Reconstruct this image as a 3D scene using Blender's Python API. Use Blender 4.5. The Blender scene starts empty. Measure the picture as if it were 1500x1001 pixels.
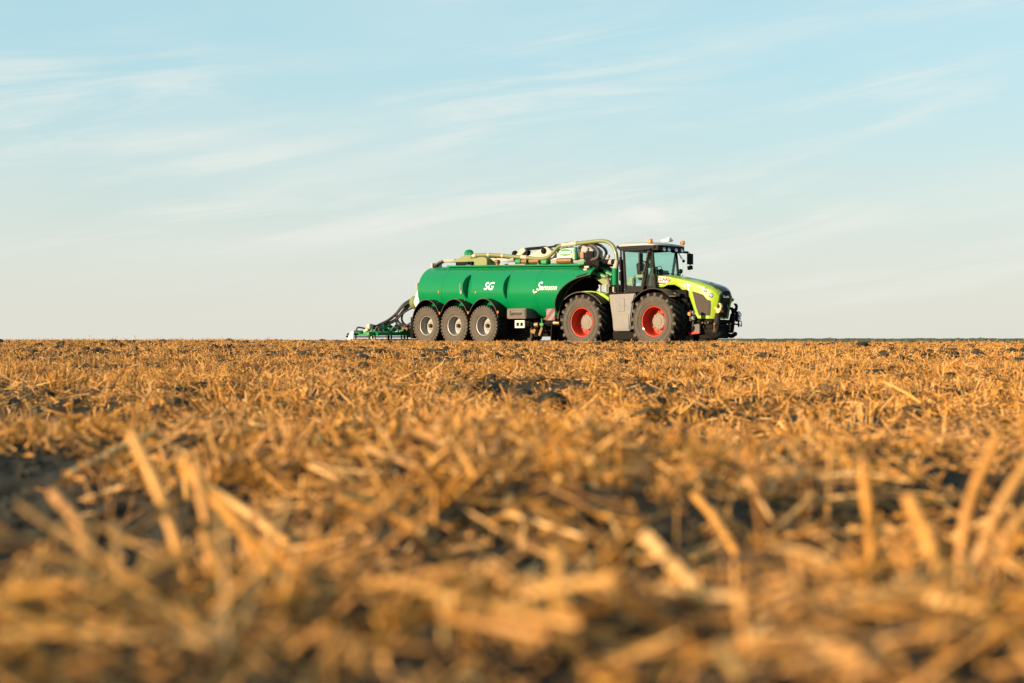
import bpy, bmesh, math, random
import numpy as np
from mathutils import Vector, Matrix

random.seed(7)
rng = np.random.default_rng(11)
R = math.radians
PI = math.pi
scene = bpy.context.scene
COL = scene.collection

# ------------------------------------------------------------------ camera
CAM_H = 0.13
cam_d = bpy.data.cameras.new("camera")
cam_d.lens = 50.0
cam_d.sensor_width = 36.0
cam_d.clip_start = 0.02
cam_d.clip_end = 20000.0
cam_d.dof.use_dof = True
cam_d.dof.focus_distance = 55.0
cam_d.dof.aperture_fstop = 4.8
cam_d.dof.aperture_blades = 9
cam = bpy.data.objects.new("camera", cam_d)
cam.location = (0, 0, CAM_H)
cam.rotation_euler = (R(90 - 0.07), 0, 0)
COL.objects.link(cam)
scene.camera = cam

# ------------------------------------------------------------------ light
SUN_EL = 10.0
SUN_AZ = 243.0                 # compass bearing of the sun (0 = +Y, 90 = +X)
sd = Vector((math.sin(R(SUN_AZ)) * math.cos(R(SUN_EL)), math.cos(R(SUN_AZ)) * math.cos(R(SUN_EL)), math.sin(R(SUN_EL))))
sun_d = bpy.data.lights.new("sun", 'SUN')
sun_d.energy = 5.0
sun_d.angle = R(0.5)
sun_d.color = (1.0, 0.73, 0.45)
sun = bpy.data.objects.new("sun", sun_d)
sun.rotation_euler = sd.to_track_quat('Z', 'Y').to_euler()
sun.location = sd * 80
COL.objects.link(sun)

world = bpy.data.worlds.new("World")
scene.world = world
world.use_nodes = True
nt = world.node_tree
nt.nodes.clear()
N, LK = nt.nodes.new, nt.links.new
wo = N('ShaderNodeOutputWorld')
bg = N('ShaderNodeBackground')
sky = N('ShaderNodeTexSky')
sky.sky_type = 'NISHITA'
sky.sun_disc = False
sky.sun_elevation = R(SUN_EL)
sky.sun_rotation = R(SUN_AZ)
sky.altitude = 0
sky.air_density = 1.0
sky.dust_density = 0.6
sky.ozone_density = 1.6
tc = N('ShaderNodeTexCoord')
sep = N('ShaderNodeSeparateXYZ')
LK(tc.outputs['Generated'], sep.inputs[0])
# thin cirrus: long streaks drawn out along the wind, climbing towards the right
cmb = N('ShaderNodeCombineXYZ')
LK(sep.outputs['X'], cmb.inputs[0]); LK(sep.outputs['Z'], cmb.inputs[1]); LK(sep.outputs['Y'], cmb.inputs[2])

def cloud(rot, sc, nscale, detail, rough, dist, lo, hi, off):
    rt = N('ShaderNodeVectorRotate'); rt.rotation_type = 'Z_AXIS'
    rt.inputs['Angle'].default_value = R(rot)
    LK(cmb.outputs[0], rt.inputs['Vector'])
    mp = N('ShaderNodeMapping')
    mp.inputs['Scale'].default_value = sc
    mp.inputs['Location'].default_value = off
    LK(rt.outputs[0], mp.inputs[0])
    no = N('ShaderNodeTexNoise')
    no.inputs['Scale'].default_value = nscale
    no.inputs['Detail'].default_value = detail
    no.inputs['Roughness'].default_value = rough
    no.inputs['Distortion'].default_value = dist
    LK(mp.outputs[0], no.inputs['Vector'])
    mr = N('ShaderNodeMapRange')
    mr.interpolation_type = 'SMOOTHSTEP'
    mr.inputs['From Min'].default_value = lo
    mr.inputs['From Max'].default_value = hi
    LK(no.outputs['Fac'], mr.inputs['Value'])
    return mr.outputs['Result']

def math2(op, a, b):
    m = N('ShaderNodeMath'); m.operation = op; m.use_clamp = (op == 'ADD')
    for i, q in enumerate((a, b)):
        if isinstance(q, (int, float)): m.inputs[i].default_value = q
        else: LK(q, m.inputs[i])
    return m.outputs[0]

wide = cloud(-7, (2.4, 10.0, 1), 1.0, 5, 0.5, 0.4, 0.40, 0.68, (10.6, 13.7, 0))
fine = cloud(-9, (5.0, 46.0, 1), 1.0, 10, 0.62, 0.7, 0.40, 0.70, (15.7, 11.7, 0))
soft = cloud(-7, (2.6, 15.0, 1), 1.0, 6, 0.5, 0.4, 0.36, 0.80, (8.1, 11.9, 0))
cl = math2('ADD', math2('MULTIPLY', math2('MULTIPLY', wide, fine), 1.1), math2('MULTIPLY', soft, 0.38))
fade = N('ShaderNodeMapRange'); fade.interpolation_type = 'SMOOTHSTEP'
fade.inputs['From Min'].default_value = 0.0
fade.inputs['From Max'].default_value = 0.06
LK(sep.outputs['Z'], fade.inputs['Value'])
hi_ = N('ShaderNodeMapRange'); hi_.interpolation_type = 'SMOOTHSTEP'
hi_.inputs['From Min'].default_value = 0.13; hi_.inputs['From Max'].default_value = 0.23
hi_.inputs['To Min'].default_value = 0.95; hi_.inputs['To Max'].default_value = 0.55
LK(sep.outputs['Z'], hi_.inputs['Value'])
cf2 = math2('MULTIPLY', cl, math2('MULTIPLY', fade.outputs['Result'], hi_.outputs['Result']))
# low haze band of the atmosphere
hz = N('ShaderNodeMapRange'); hz.interpolation_type = 'SMOOTHSTEP'
hz.inputs['From Min'].default_value = -0.03
hz.inputs['From Max'].default_value = 0.22
hz.inputs['To Min'].default_value = 0.95
hz.inputs['To Max'].default_value = 0.0
LK(sep.outputs['Z'], hz.inputs['Value'])
SKY_STRENGTH = 0.103
veil = N('ShaderNodeMix'); veil.data_type = 'RGBA'       # thin high veil that whitens the blue
veil.inputs['Factor'].default_value = 0.72
LK(sky.outputs[0], veil.inputs['A'])
veil.inputs['B'].default_value = (2.35, 3.70, 3.98, 1)
mixh = N('ShaderNodeMix'); mixh.data_type = 'RGBA'
LK(hz.outputs['Result'], mixh.inputs['Factor'])
LK(veil.outputs['Result'], mixh.inputs['A'])
mixh.inputs['B'].default_value = (3.66, 3.50, 3.08, 1)
mixc = N('ShaderNodeMix'); mixc.data_type = 'RGBA'
LK(cf2, mixc.inputs['Factor'])
LK(mixh.outputs['Result'], mixc.inputs['A'])
mixc.inputs['B'].default_value = (4.1, 4.15, 3.85, 1)
LK(mixc.outputs['Result'], bg.inputs['Color'])
bg.inputs['Strength'].default_value = SKY_STRENGTH
LK(bg.outputs[0], wo.inputs[0])

scene.view_settings.view_transform = 'Standard'
scene.view_settings.look = 'None'
scene.view_settings.exposure = 1.05
scene.view_settings.gamma = 1.0
scene.view_settings.use_curve_mapping = False
scene.cycles.use_denoising = True
scene.cycles.max_bounces = 6
scene.cycles.diffuse_bounces = 2
scene.cycles.transparent_max_bounces = 12

# ------------------------------------------------------------------ materials
def pmat(name, color, rough=0.5, metal=0.0, coat=0.0, var=0.0, vscale=8.0, bump=0.0, bscale=40.0,
         dust=0.0, dust_col=(0.26, 0.19, 0.12), spec=0.5, dscale=2.5):
    m = bpy.data.materials.new(name)
    m.use_nodes = True
    t = m.node_tree
    b = t.nodes['Principled BSDF']
    b.inputs['Roughness'].default_value = rough
    b.inputs['Metallic'].default_value = metal
    b.inputs['Coat Weight'].default_value = coat
    b.inputs['Coat Roughness'].default_value = 0.06
    b.inputs['Specular IOR Level'].default_value = spec
    n, l = t.nodes.new, t.links.new
    tco = n('ShaderNodeTexCoord')
    no = n('ShaderNodeTexNoise')
    no.inputs['Scale'].default_value = vscale
    no.inputs['Detail'].default_value = 6
    l(tco.outputs['Object'], no.inputs['Vector'])
    hi = tuple(min(1, c * (1 + var)) for c in color) + (1,)
    lo = tuple(c * (1 - var) for c in color) + (1,)
    mi = n('ShaderNodeMix'); mi.data_type = 'RGBA'
    l(no.outputs['Fac'], mi.inputs['Factor'])
    mi.inputs['A'].default_value = lo
    mi.inputs['B'].default_value = hi
    out = mi.outputs['Result']
    if dust > 0:
        nd = n('ShaderNodeTexNoise')
        nd.inputs['Scale'].default_value = dscale
        nd.inputs['Detail'].default_value = 8
        nd.inputs['Roughness'].default_value = 0.65
        l(tco.outputs['Object'], nd.inputs['Vector'])
        mr = n('ShaderNodeMapRange')
        mr.inputs['From Min'].default_value = 0.38
        mr.inputs['From Max'].default_value = 0.72
        mr.inputs['To Max'].default_value = dust
        l(nd.outputs['Fac'], mr.inputs['Value'])
        m2 = n('ShaderNodeMix'); m2.data_type = 'RGBA'
        l(mr.outputs['Result'], m2.inputs['Factor'])
        l(out, m2.inputs['A'])
        m2.inputs['B'].default_value = dust_col + (1,)
        out = m2.outputs['Result']
        rr = n('ShaderNodeMapRange')
        rr.inputs['To Min'].default_value = rough
        rr.inputs['To Max'].default_value = min(1, rough + 0.5)
        l(mr.outputs['Result'], rr.inputs['Value'])
        l(rr.outputs['Result'], b.inputs['Roughness'])
    l(out, b.inputs['Base Color'])
    if bump > 0:
        nb = n('ShaderNodeTexNoise')
        nb.inputs['Scale'].default_value = bscale
        nb.inputs['Detail'].default_value = 4
        l(tco.outputs['Object'], nb.inputs['Vector'])
        bp = n('ShaderNodeBump')
        bp.inputs['Strength'].default_value = bump
        bp.inputs['Distance'].default_value = 0.01
        l(nb.outputs['Fac'], bp.inputs['Height'])
        l(bp.outputs['Normal'], b.inputs['Normal'])
    return m

M = {}
M['green'] = pmat('tank_green_paint', (0.0, 0.165, 0.053), 0.4, coat=0.8, var=0.03, dust=0.05, dust_col=(0.05, 0.2, 0.06), spec=0.05)
_b = M['green'].node_tree.nodes['Principled BSDF']
_b.inputs['Coat IOR'].default_value = 1.55
_b.inputs['Coat Roughness'].default_value = 0.04
M['green2'] = pmat('frame_green_paint', (0.0, 0.20, 0.045), 0.42, coat=0.2, var=0.1, dust=0.25)
M['dgreen'] = pmat('arch_shaded_green', (0.004, 0.040, 0.014), 0.7, var=0.2, dust=0.1)  # tank green darkened in colour to stand for shade in the front arch
M['lgreen'] = pmat('pale_green_paint', (0.125, 0.175, 0.045), 0.4, var=0.12, dust=0.3)
M['lime'] = pmat('lime_paint', (0.235, 0.37, 0.007), 0.30, coat=0.35, var=0.04, dust=0.10)
M['red'] = pmat('red_rim_paint', (0.47, 0.034, 0.010), 0.48, coat=0.1, var=0.08, dust=0.07, spec=0.25)
M['redflag'] = pmat('red_reflective', (0.55, 0.02, 0.02), 0.5, var=0.05)
M['white'] = pmat('white_paint', (0.58, 0.57, 0.55), 0.4, var=0.04, dust=0.12)
M['letter'] = pmat('white_lettering', (0.85, 0.85, 0.82), 0.5, var=0.02)
M['cream'] = pmat('galvanised_cream', (0.37, 0.345, 0.29), 0.45, var=0.12, dust=0.3, metal=0.0)
M['steel'] = pmat('galvanised_steel', (0.46, 0.45, 0.43), 0.42, metal=0.35, var=0.15, vscale=14, dust=0.25)
M['silver'] = pmat('silver_rim', (0.28, 0.28, 0.275), 0.4, metal=0.25, var=0.1, dust=0.3)
M['hub'] = pmat('dusty_hub', (0.155, 0.145, 0.13), 0.6, metal=0.2, var=0.25, vscale=16, dust=0.4)
M['panel'] = pmat('brushed_panel', (0.102, 0.110, 0.122), 0.4, metal=0.25, var=0.15, vscale=6, dust=0.35)
M['black'] = pmat('black_plastic', (0.0055, 0.0055, 0.006), 0.5, var=0.2, dust=0.05, dust_col=(0.04, 0.035, 0.03), spec=0.12)
M['dark'] = pmat('dark_chassis', (0.007, 0.0068, 0.0065), 0.7, var=0.3, dust=0.08, dust_col=(0.03, 0.024, 0.018), spec=0.1)
M['gloss'] = pmat('gloss_black', (0.010, 0.012, 0.016), 0.22, coat=0.3, var=0.1)
M['grille'] = pmat('dusty_grille', (0.032, 0.024, 0.018), 0.7, var=0.25, vscale=5, dust=0.4, dust_col=(0.06, 0.044, 0.03))
M['board'] = pmat('reflective_board', (0.13, 0.135, 0.15), 0.5, var=0.05, dust=0.2)
M['boardred'] = pmat('reflective_red', (0.15, 0.007, 0.012), 0.5, var=0.05)
M['grey'] = pmat('grey_plastic', (0.08, 0.077, 0.07), 0.6, var=0.15, dust=0.35)
M['greybox'] = pmat('grey_housing', (0.24, 0.25, 0.26), 0.5, var=0.12, dust=0.2)
M['tread'] = pmat('tread_rubber', (0.011, 0.0105, 0.010), 0.75, var=0.3, dust=0.25, dust_col=(0.035, 0.027, 0.02), bump=0.3, spec=0.2)
M['side'] = pmat('dusty_sidewall', (0.074, 0.065, 0.055), 0.85, var=0.25, vscale=7, dust=0.5, dust_col=(0.125, 0.106, 0.084), bump=0.2, spec=0.2)
M['hose'] = pmat('olive_hose', (0.145, 0.175, 0.058), 0.4, var=0.12, dust=0.15, coat=0.1)
M['blackhose'] = pmat('black_hose', (0.03, 0.028, 0.026), 0.5, var=0.25, dust=0.4, dust_col=(0.14, 0.11, 0.085), dscale=5)
M['brass'] = pmat('brass_fitting', (0.18, 0.10, 0.04), 0.4, metal=0.3, var=0.2)
M['orange'] = pmat('orange_lens', (0.85, 0.20, 0.02), 0.25, var=0.05)
M['lens'] = pmat('clear_lens', (0.55, 0.58, 0.6), 0.12, var=0.05, metal=0.5)
M['interior'] = pmat('cab_trim', (0.022, 0.019, 0.016), 0.7, var=0.2)
M['beige'] = pmat('cab_console', (0.34, 0.28, 0.18), 0.6, var=0.15)
M['tine'] = pmat('worn_tine', (0.34, 0.22, 0.11), 0.45, metal=0.3, var=0.25)

def glass(name, tint):
    m = bpy.data.materials.new(name)
    m.use_nodes = True
    t = m.node_tree
    t.nodes.clear()
    o = t.nodes.new('ShaderNodeOutputMaterial')
    tr = t.nodes.new('ShaderNodeBsdfTransparent')
    tr.inputs[0].default_value = tint + (1,)
    gl = t.nodes.new('ShaderNodeBsdfGlossy')
    gl.inputs['Roughness'].default_value = 0.03
    fr = t.nodes.new('ShaderNodeFresnel')
    fr.inputs[0].default_value = 1.5
    mi = t.nodes.new('ShaderNodeMixShader')
    ge = t.nodes.new('ShaderNodeNewGeometry')
    ml = t.nodes.new('ShaderNodeMath'); ml.operation = 'MULTIPLY'
    sb = t.nodes.new('ShaderNodeMath'); sb.operation = 'SUBTRACT'; sb.inputs[0].default_value = 1.0
    t.links.new(ge.outputs['Backfacing'], sb.inputs[1])
    t.links.new(fr.outputs[0], ml.inputs[0]); t.links.new(sb.outputs[0], ml.inputs[1])
    t.links.new(ml.outputs[0], mi.inputs[0])
    t.links.new(tr.outputs[0], mi.inputs[1])
    t.links.new(gl.outputs[0], mi.inputs[2])
    t.links.new(mi.outputs[0], o.inputs[0])
    return m
M['glass'] = glass('tinted_glass', (0.80, 0.94, 0.90))

# ------------------------------------------------------------------ mesh builder
class MB:
    def __init__(s):
        s.v, s.f, s.mi = [], [], []
    def add(s, vs, fs, mi=0):
        o = len(s.v)
        s.v += [tuple(p) for p in vs]
        for f in fs:
            s.f.append(tuple(i + o for i in f)); s.mi.append(mi)
        return s
    def box(s, c, d, rot=None, mi=0):
        x, y, z = d[0] / 2, d[1] / 2, d[2] / 2
        vs = [Vector(p) for p in ((-x,-y,-z),(x,-y,-z),(x,y,-z),(-x,y,-z),(-x,-y,z),(x,-y,z),(x,y,z),(-x,y,z))]
        if rot:
            m = Matrix.Rotation(rot[2], 3, 'Z') @ Matrix.Rotation(rot[1], 3, 'Y') @ Matrix.Rotation(rot[0], 3, 'X')
            vs = [m @ p for p in vs]
        c = Vector(c)
        return s.add([p + c for p in vs], [(3,2,1,0),(4,5,6,7),(0,1,5,4),(1,2,6,5),(2,3,7,6),(3,0,4,7)], mi)
    def bx(s, x0, x1, y0, y1, z0, z1, mi=0):
        return s.box(((x0+x1)/2,(y0+y1)/2,(z0+z1)/2), (x1-x0,y1-y0,z1-z0), None, mi)
    def prism(s, pts, y0, y1, mi=0):          # outline in XZ, extruded along Y
        n = len(pts)
        a = sum(pts[i][0]*pts[(i+1)%n][1]-pts[(i+1)%n][0]*pts[i][1] for i in range(n))
        if a < 0: pts = pts[::-1]
        vs = [(x, y0, z) for x, z in pts] + [(x, y1, z) for x, z in pts]
        fs = [tuple(range(n)), tuple(range(2*n-1, n-1, -1))]
        fs += [(i, i+n, (i+1)%n+n, (i+1)%n) for i in range(n)]
        return s.add(vs, fs, mi)
    def strip(s, pts, y0, y1, th, mi=0):      # bent sheet: path in XZ, width along Y, thickness th
        n = len(pts); vs = []
        for i, (x, z) in enumerate(pts):
            a = pts[max(i-1, 0)]; b = pts[min(i+1, n-1)]
            t = Vector((b[0]-a[0], b[1]-a[1])).normalized()
            nx, nz = -t.y*th/2, t.x*th/2
            vs += [(x+nx,y0,z+nz),(x+nx,y1,z+nz),(x-nx,y1,z-nz),(x-nx,y0,z-nz)]
        fs = []
        for i in range(n-1):
            o = i*4
            for k in range(4):
                fs.append((o+k, o+(k+1)%4, o+4+(k+1)%4, o+4+k))
        fs += [(3,2,1,0), tuple((n-1)*4+k for k in range(4))]
        return s.add(vs, fs, mi)
    def tube(s, path, r, n=8, mi=0, cap=True):
        P = [Vector(p) for p in path]
        rs = r if isinstance(r, (list, tuple)) else [r]*len(P)
        up = None; vs = []
        for i, p in enumerate(P):
            t = (P[min(i+1, len(P)-1)] - P[max(i-1, 0)]).normalized()
            if up is None:
                up = t.orthogonal().normalized()
            up = (up - t*up.dot(t))
            up = up.normalized() if up.length > 1e-5 else t.orthogonal().normalized()
            w = t.cross(up)
            for k in range(n):
                a = 2*PI*k/n
                vs.append(p + (up*math.cos(a) + w*math.sin(a))*rs[i])
        fs = []
        for i in range(len(P)-1):
            for k in range(n):
                fs.append((i*n+k, i*n+(k+1)%n, (i+1)*n+(k+1)%n, (i+1)*n+k))
        if cap:
            fs += [tuple(range(n-1, -1, -1)), tuple((len(P)-1)*n+k for k in range(n))]
        return s.add(vs, fs, mi)
    def lathe(s, prof, c=(0,0,0), axis='Y', n=40, mi=0, close=False):   # prof: (along axis, radius)
        vs = []
        for a_, r_ in prof:
            for k in range(n):
                t = 2*PI*k/n
                u, w = r_*math.cos(t), r_*math.sin(t)
                p = {'Y': (u, a_, w), 'X': (a_, u, w), 'Z': (u, w, a_)}[axis]
                vs.append((p[0]+c[0], p[1]+c[1], p[2]+c[2]))
        fs = []
        m = len(prof)
        for i in range(m if close else m-1):
            j = (i+1) % m
            for k in range(n):
                fs.append((i*n+k, j*n+k, j*n+(k+1)%n, i*n+(k+1)%n))
        return s.add(vs, fs, mi)
    def ball(s, c, r, n=10, mi=0, sc=(1,1,1)):
        pr = [(-math.cos(PI*i/n)*r, max(1e-4, math.sin(PI*i/n)*r)) for i in range(n+1)]
        o = len(s.v)
        s.lathe(pr, (0,0,0), 'Z', n+4, mi)
        for i in range(o, len(s.v)):
            p = s.v[i]; s.v[i] = (p[0]*sc[0]+c[0], p[1]*sc[1]+c[1], p[2]*sc[2]+c[2])
        return s
    def build(s, name, mats, parent=None, bevel=0.0, angle=35, segs=2):
        me = bpy.data.meshes.new(name)
        me.from_pydata([tuple(p) for p in s.v], [], s.f)
        mats = mats if isinstance(mats, (list, tuple)) else [mats]
        for m in mats: me.materials.append(m)
        me.polygons.foreach_set('material_index', s.mi)
        bm = bmesh.new(); bm.from_mesh(me)
        bmesh.ops.recalc_face_normals(bm, faces=bm.faces)
        if bevel > 0:
            ed = [e for e in bm.edges if len(e.link_faces) == 2 and e.calc_face_angle(0) > R(angle)]
            bmesh.ops.bevel(bm, geom=ed, offset=bevel, segments=segs, affect='EDGES', clamp_overlap=True)
        bm.to_mesh(me); bm.free()
        me.shade_smooth()
        me.set_sharp_from_angle(angle=R(angle))
        o = bpy.data.objects.new(name, me)
        COL.objects.link(o)
        if parent: o.parent = parent
        return o

def islands(mb):
    par = list(range(len(mb.v)))
    def find(a):
        while par[a] != a:
            par[a] = par[par[a]]; a = par[a]
        return a
    for f in mb.f:
        r0 = find(f[0])
        for i in f[1:]: par[find(i)] = r0
    groups = {}
    for f, m in zip(mb.f, mb.mi): groups.setdefault(find(f[0]), []).append((f, m))
    out = []
    for g in groups.values():
        ids = sorted({i for f, _ in g for i in f}); ix = {v: k for k, v in enumerate(ids)}
        q = MB(); q.v = [mb.v[i] for i in ids]; q.f = [tuple(ix[i] for i in f) for f, _ in g]; q.mi = [m for _, m in g]
        out.append(q)
    return out

def build_each(mb, name, mats, parent, bevel=0.0, angle=35):     # every separate piece its own part
    return [q.build(name, mats, parent, bevel, angle) for q in islands(mb)]

def spline(pts, k=6):                          # Catmull-Rom through points
    P = [Vector(p) for p in pts]
    P = [P[0]*2-P[1]] + P + [P[-1]*2-P[-2]]
    out = []
    for i in range(1, len(P)-2):
        for j in range(k):
            t = j/k
            a, b, c, d = P[i-1], P[i], P[i+1], P[i+2]
            out.append(0.5*((2*b)+(c-a)*t+(2*a-5*b+4*c-d)*t*t+(3*b-a-3*c+d)*t**3))
    out.append(P[-2])
    return out

def empty(name, loc, rz=0, label=None, cat=None, group=None):
    o = bpy.data.objects.new(name, None)
    o.empty_display_size = 0.3
    o.location = loc; o.rotation_euler = (0, 0, rz)
    COL.objects.link(o)
    if label: o['label'] = label
    if cat: o['category'] = cat
    if group: o['group'] = group
    return o

def copy_tree(o, parent):
    c = o.copy(); COL.objects.link(c); c.parent = parent
    for ch in list(o.children): copy_tree(ch, c)
    return c

def text_part(body, name, size, mat, parent, fn, shear=0.0, bold=0.0, spacing=1.0):
    """lettering as a thin mesh; fn maps text-plane (u right, v up, w out) to thing space"""
    cu = bpy.data.curves.new(name, 'FONT')
    cu.body = body; cu.size = size; cu.shear = shear; cu.offset = bold
    cu.extrude = 0.004; cu.space_character = spacing
    cu.align_x = 'CENTER'; cu.align_y = 'CENTER'
    cu.resolution_u = 3
    tmp = bpy.data.objects.new(name, cu)
    COL.objects.link(tmp)
    bpy.context.view_layer.update()
    me = bpy.data.meshes.new_from_object(tmp.evaluated_get(bpy.context.evaluated_depsgraph_get()))
    bpy.data.objects.remove(tmp)
    for v in me.vertices:
        v.co = fn(v.co.x, v.co.y, v.co.z)
    me.name = name
    me.materials.clear(); me.materials.append(mat)
    o = bpy.data.objects.new(name, me)
    COL.objects.link(o)
    o.parent = parent
    return o

# ------------------------------------------------------------------ terrain
def hash2(ix, iy, seed):
    h = (ix.astype(np.int64)*374761393 + iy.astype(np.int64)*668265263 + seed*1274126177) & 0xFFFFFFFF
    h = ((h ^ (h >> 13)) * 1274126177) & 0xFFFFFFFF
    return ((h ^ (h >> 16)) & 0xFFFF) / 65535.0

def vnoise(x, y, s, seed):
    x = x/s; y = y/s
    ix = np.floor(x); iy = np.floor(y)
    fx = x-ix; fy = y-iy
    fx = fx*fx*(3-2*fx); fy = fy*fy*(3-2*fy)
    a = hash2(ix, iy, seed); b = hash2(ix+1, iy, seed); c = hash2(ix, iy+1, seed); d = hash2(ix+1, iy+1, seed)
    return (a*(1-fx)+b*fx)*(1-fy)+(c*(1-fx)+d*fx)*fy - 0.5

def sstep(a, b, x):
    t = np.clip((x-a)/(b-a), 0, 1)
    return t*t*(3-2*t)

CR_L, CR_R = 0.055, 0.005      # height of the field's crest, left and right
def height(x, y):
    x = np.asarray(x, float); y = np.asarray(y, float)
    r = np.hypot(x, y)
    base = CR_L + (CR_R-CR_L)*sstep(-7.0, 2.0, x)
    z = base*sstep(6, 36, y) - 0.055*(1-sstep(3, 32, r)) - 0.085*sstep(1.2, 4.5, r)*(1-sstep(8, 34, r))
    # hollow behind the crest in which the machines stand
    t = -0.26 + 0.14*sstep(3.5, -2.5, x) + 0.09*sstep(-2.0, -9.0, x)
    t = np.where(y > 0, t, 0)
    k = sstep(36, 50, y)
    z = z*(1-k) + t*k
    z = z - 1.0*sstep(90, 260, r)
    # gentle undulation, clods
    z = z + 0.035*vnoise(x, y, 1.7, 3)*sstep(0.8, 2.5, r)*(1-sstep(20, 60, r))
    z = z + 0.022*vnoise(x, y, 3.1, 4)*sstep(6, 14, r)*(1-sstep(45, 80, r))
    z = z + 0.055*vnoise(x, y, 0.8, 6)*sstep(12, 22, r)*(1-sstep(45, 60, r))
    z = z + 0.080*vnoise(x, y, 0.36, 5)*(1-0.5*sstep(10, 30, r))*(1-sstep(70, 200, r))*sstep(0.25, 0.6, r)
    z = z + 0.036*vnoise(x, y, 0.11, 9)*(1-sstep(8, 25, r))*sstep(0.2, 0.5, r)
    z = z + 0.020*vnoise(x, y, 0.047, 13)*(1-sstep(4, 10, r)) + 0.010*vnoise(x, y, 0.019, 14)*(1-sstep(2, 5, r))
    return z

def mesh_np(name, co, faces_v, mats, attr=None, smooth=False):
    """fast mesh from numpy: faces_v is (n,k)"""
    me = bpy.data.meshes.new(name)
    n, k = faces_v.shape
    me.vertices.add(len(co)); me.vertices.foreach_set('co', np.ascontiguousarray(co, np.float32).ravel())
    me.loops.add(n*k); me.loops.foreach_set('vertex_index', np.ascontiguousarray(faces_v, np.int32).ravel())
    me.polygons.add(n); me.polygons.foreach_set('loop_start', np.arange(0, n*k, k, dtype=np.int32))
    me.update(calc_edges=True)
    me.polygons.foreach_set('use_smooth', np.full(n, smooth))
    for m in mats: me.materials.append(m)
    if attr is not None:
        a = me.attributes.new('tint', 'FLOAT', 'POINT')
        a.data.foreach_set('value', np.ascontiguousarray(attr, np.float32))
    o = bpy.data.objects.new(name, me)
    COL.objects.link(o)
    return o

def soil_material():
    m = bpy.data.materials.new('field_soil')
    m.use_nodes = True
    t = m.node_tree; b = t.nodes['Principled BSDF']
    b.inputs['Roughness'].default_value = 0.95
    b.inputs['Specular IOR Level'].default_value = 0.15
    n, l = t.nodes.new, t.links.new
    tco = n('ShaderNodeTexCoord')
    n1 = n('ShaderNodeTexNoise'); n1.inputs['Scale'].default_value = 9; n1.inputs['Detail'].default_value = 9; n1.inputs['Roughness'].default_value = 0.7
    n2 = n('ShaderNodeTexNoise'); n2.inputs['Scale'].default_value = 0.6; n2.inputs['Detail'].default_value = 5
    l(tco.outputs['Object'], n1.inputs['Vector']); l(tco.outputs['Object'], n2.inputs['Vector'])
    cr = n('ShaderNodeValToRGB')
    cr.color_ramp.elements[0].position = 0.3; cr.color_ramp.elements[0].color = (0.013, 0.014, 0.011, 1)
    cr.color_ramp.elements[1].position = 0.72; cr.color_ramp.elements[1].color = (0.055, 0.048, 0.036, 1)
    l(n1.outputs['Fac'], cr.inputs[0])
    mi = n('ShaderNodeMix'); mi.data_type = 'RGBA'
    mr = n('ShaderNodeMapRange'); mr.inputs['From Min'].default_value = 0.4; mr.inputs['From Max'].default_value = 0.7; mr.inputs['To Max'].default_value = 0.45
    l(n2.outputs['Fac'], mr.inputs['Value']); l(mr.outputs['Result'], mi.inputs['Factor'])
    l(cr.outputs[0], mi.inputs['A']); mi.inputs['B'].default_value = (0.09, 0.065, 0.035, 1)
    l(mi.outputs['Result'], b.inputs['Base Color'])
    bp = n('ShaderNodeBump'); bp.inputs['Strength'].default_value = 0.6; bp.inputs['Distance'].default_value = 0.02
    l(n1.outputs['Fac'], bp.inputs['Height']); l(bp.outputs['Normal'], b.inputs['Normal'])
    return m
M['soil'] = soil_material()

ang_f = np.linspace(R(-62), R(62), 940)
ang_b = np.linspace(R(62), R(298), 60)[1:-1]
ANG = np.concatenate([ang_f, ang_b])
RAD = np.concatenate([np.geomspace(0.22, 90, 400), np.geomspace(95, 5000, 40)])
rr_, aa_ = np.meshgrid(RAD, ANG, indexing='ij')
gx = (rr_*np.sin(aa_)).ravel(); gy = (rr_*np.cos(aa_)).ravel()
gz = height(gx, gy)
nr, na = rr_.shape
i0 = (np.arange(nr-1)[:, None]*na + np.arange(na)[None, :])
i1 = (np.arange(nr-1)[:, None]*na + (np.arange(na)[None, :]+1) % na)
fq = np.stack([i0, i0+na, i1+na, i1], -1).reshape(-1, 4)
ground = mesh_np('ground', np.stack([gx, gy, gz], -1), fq, [M['soil']], smooth=True)
ground['kind'] = 'structure'
ground['label'] = 'brown stubble field soil reaching to the horizon'

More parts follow.
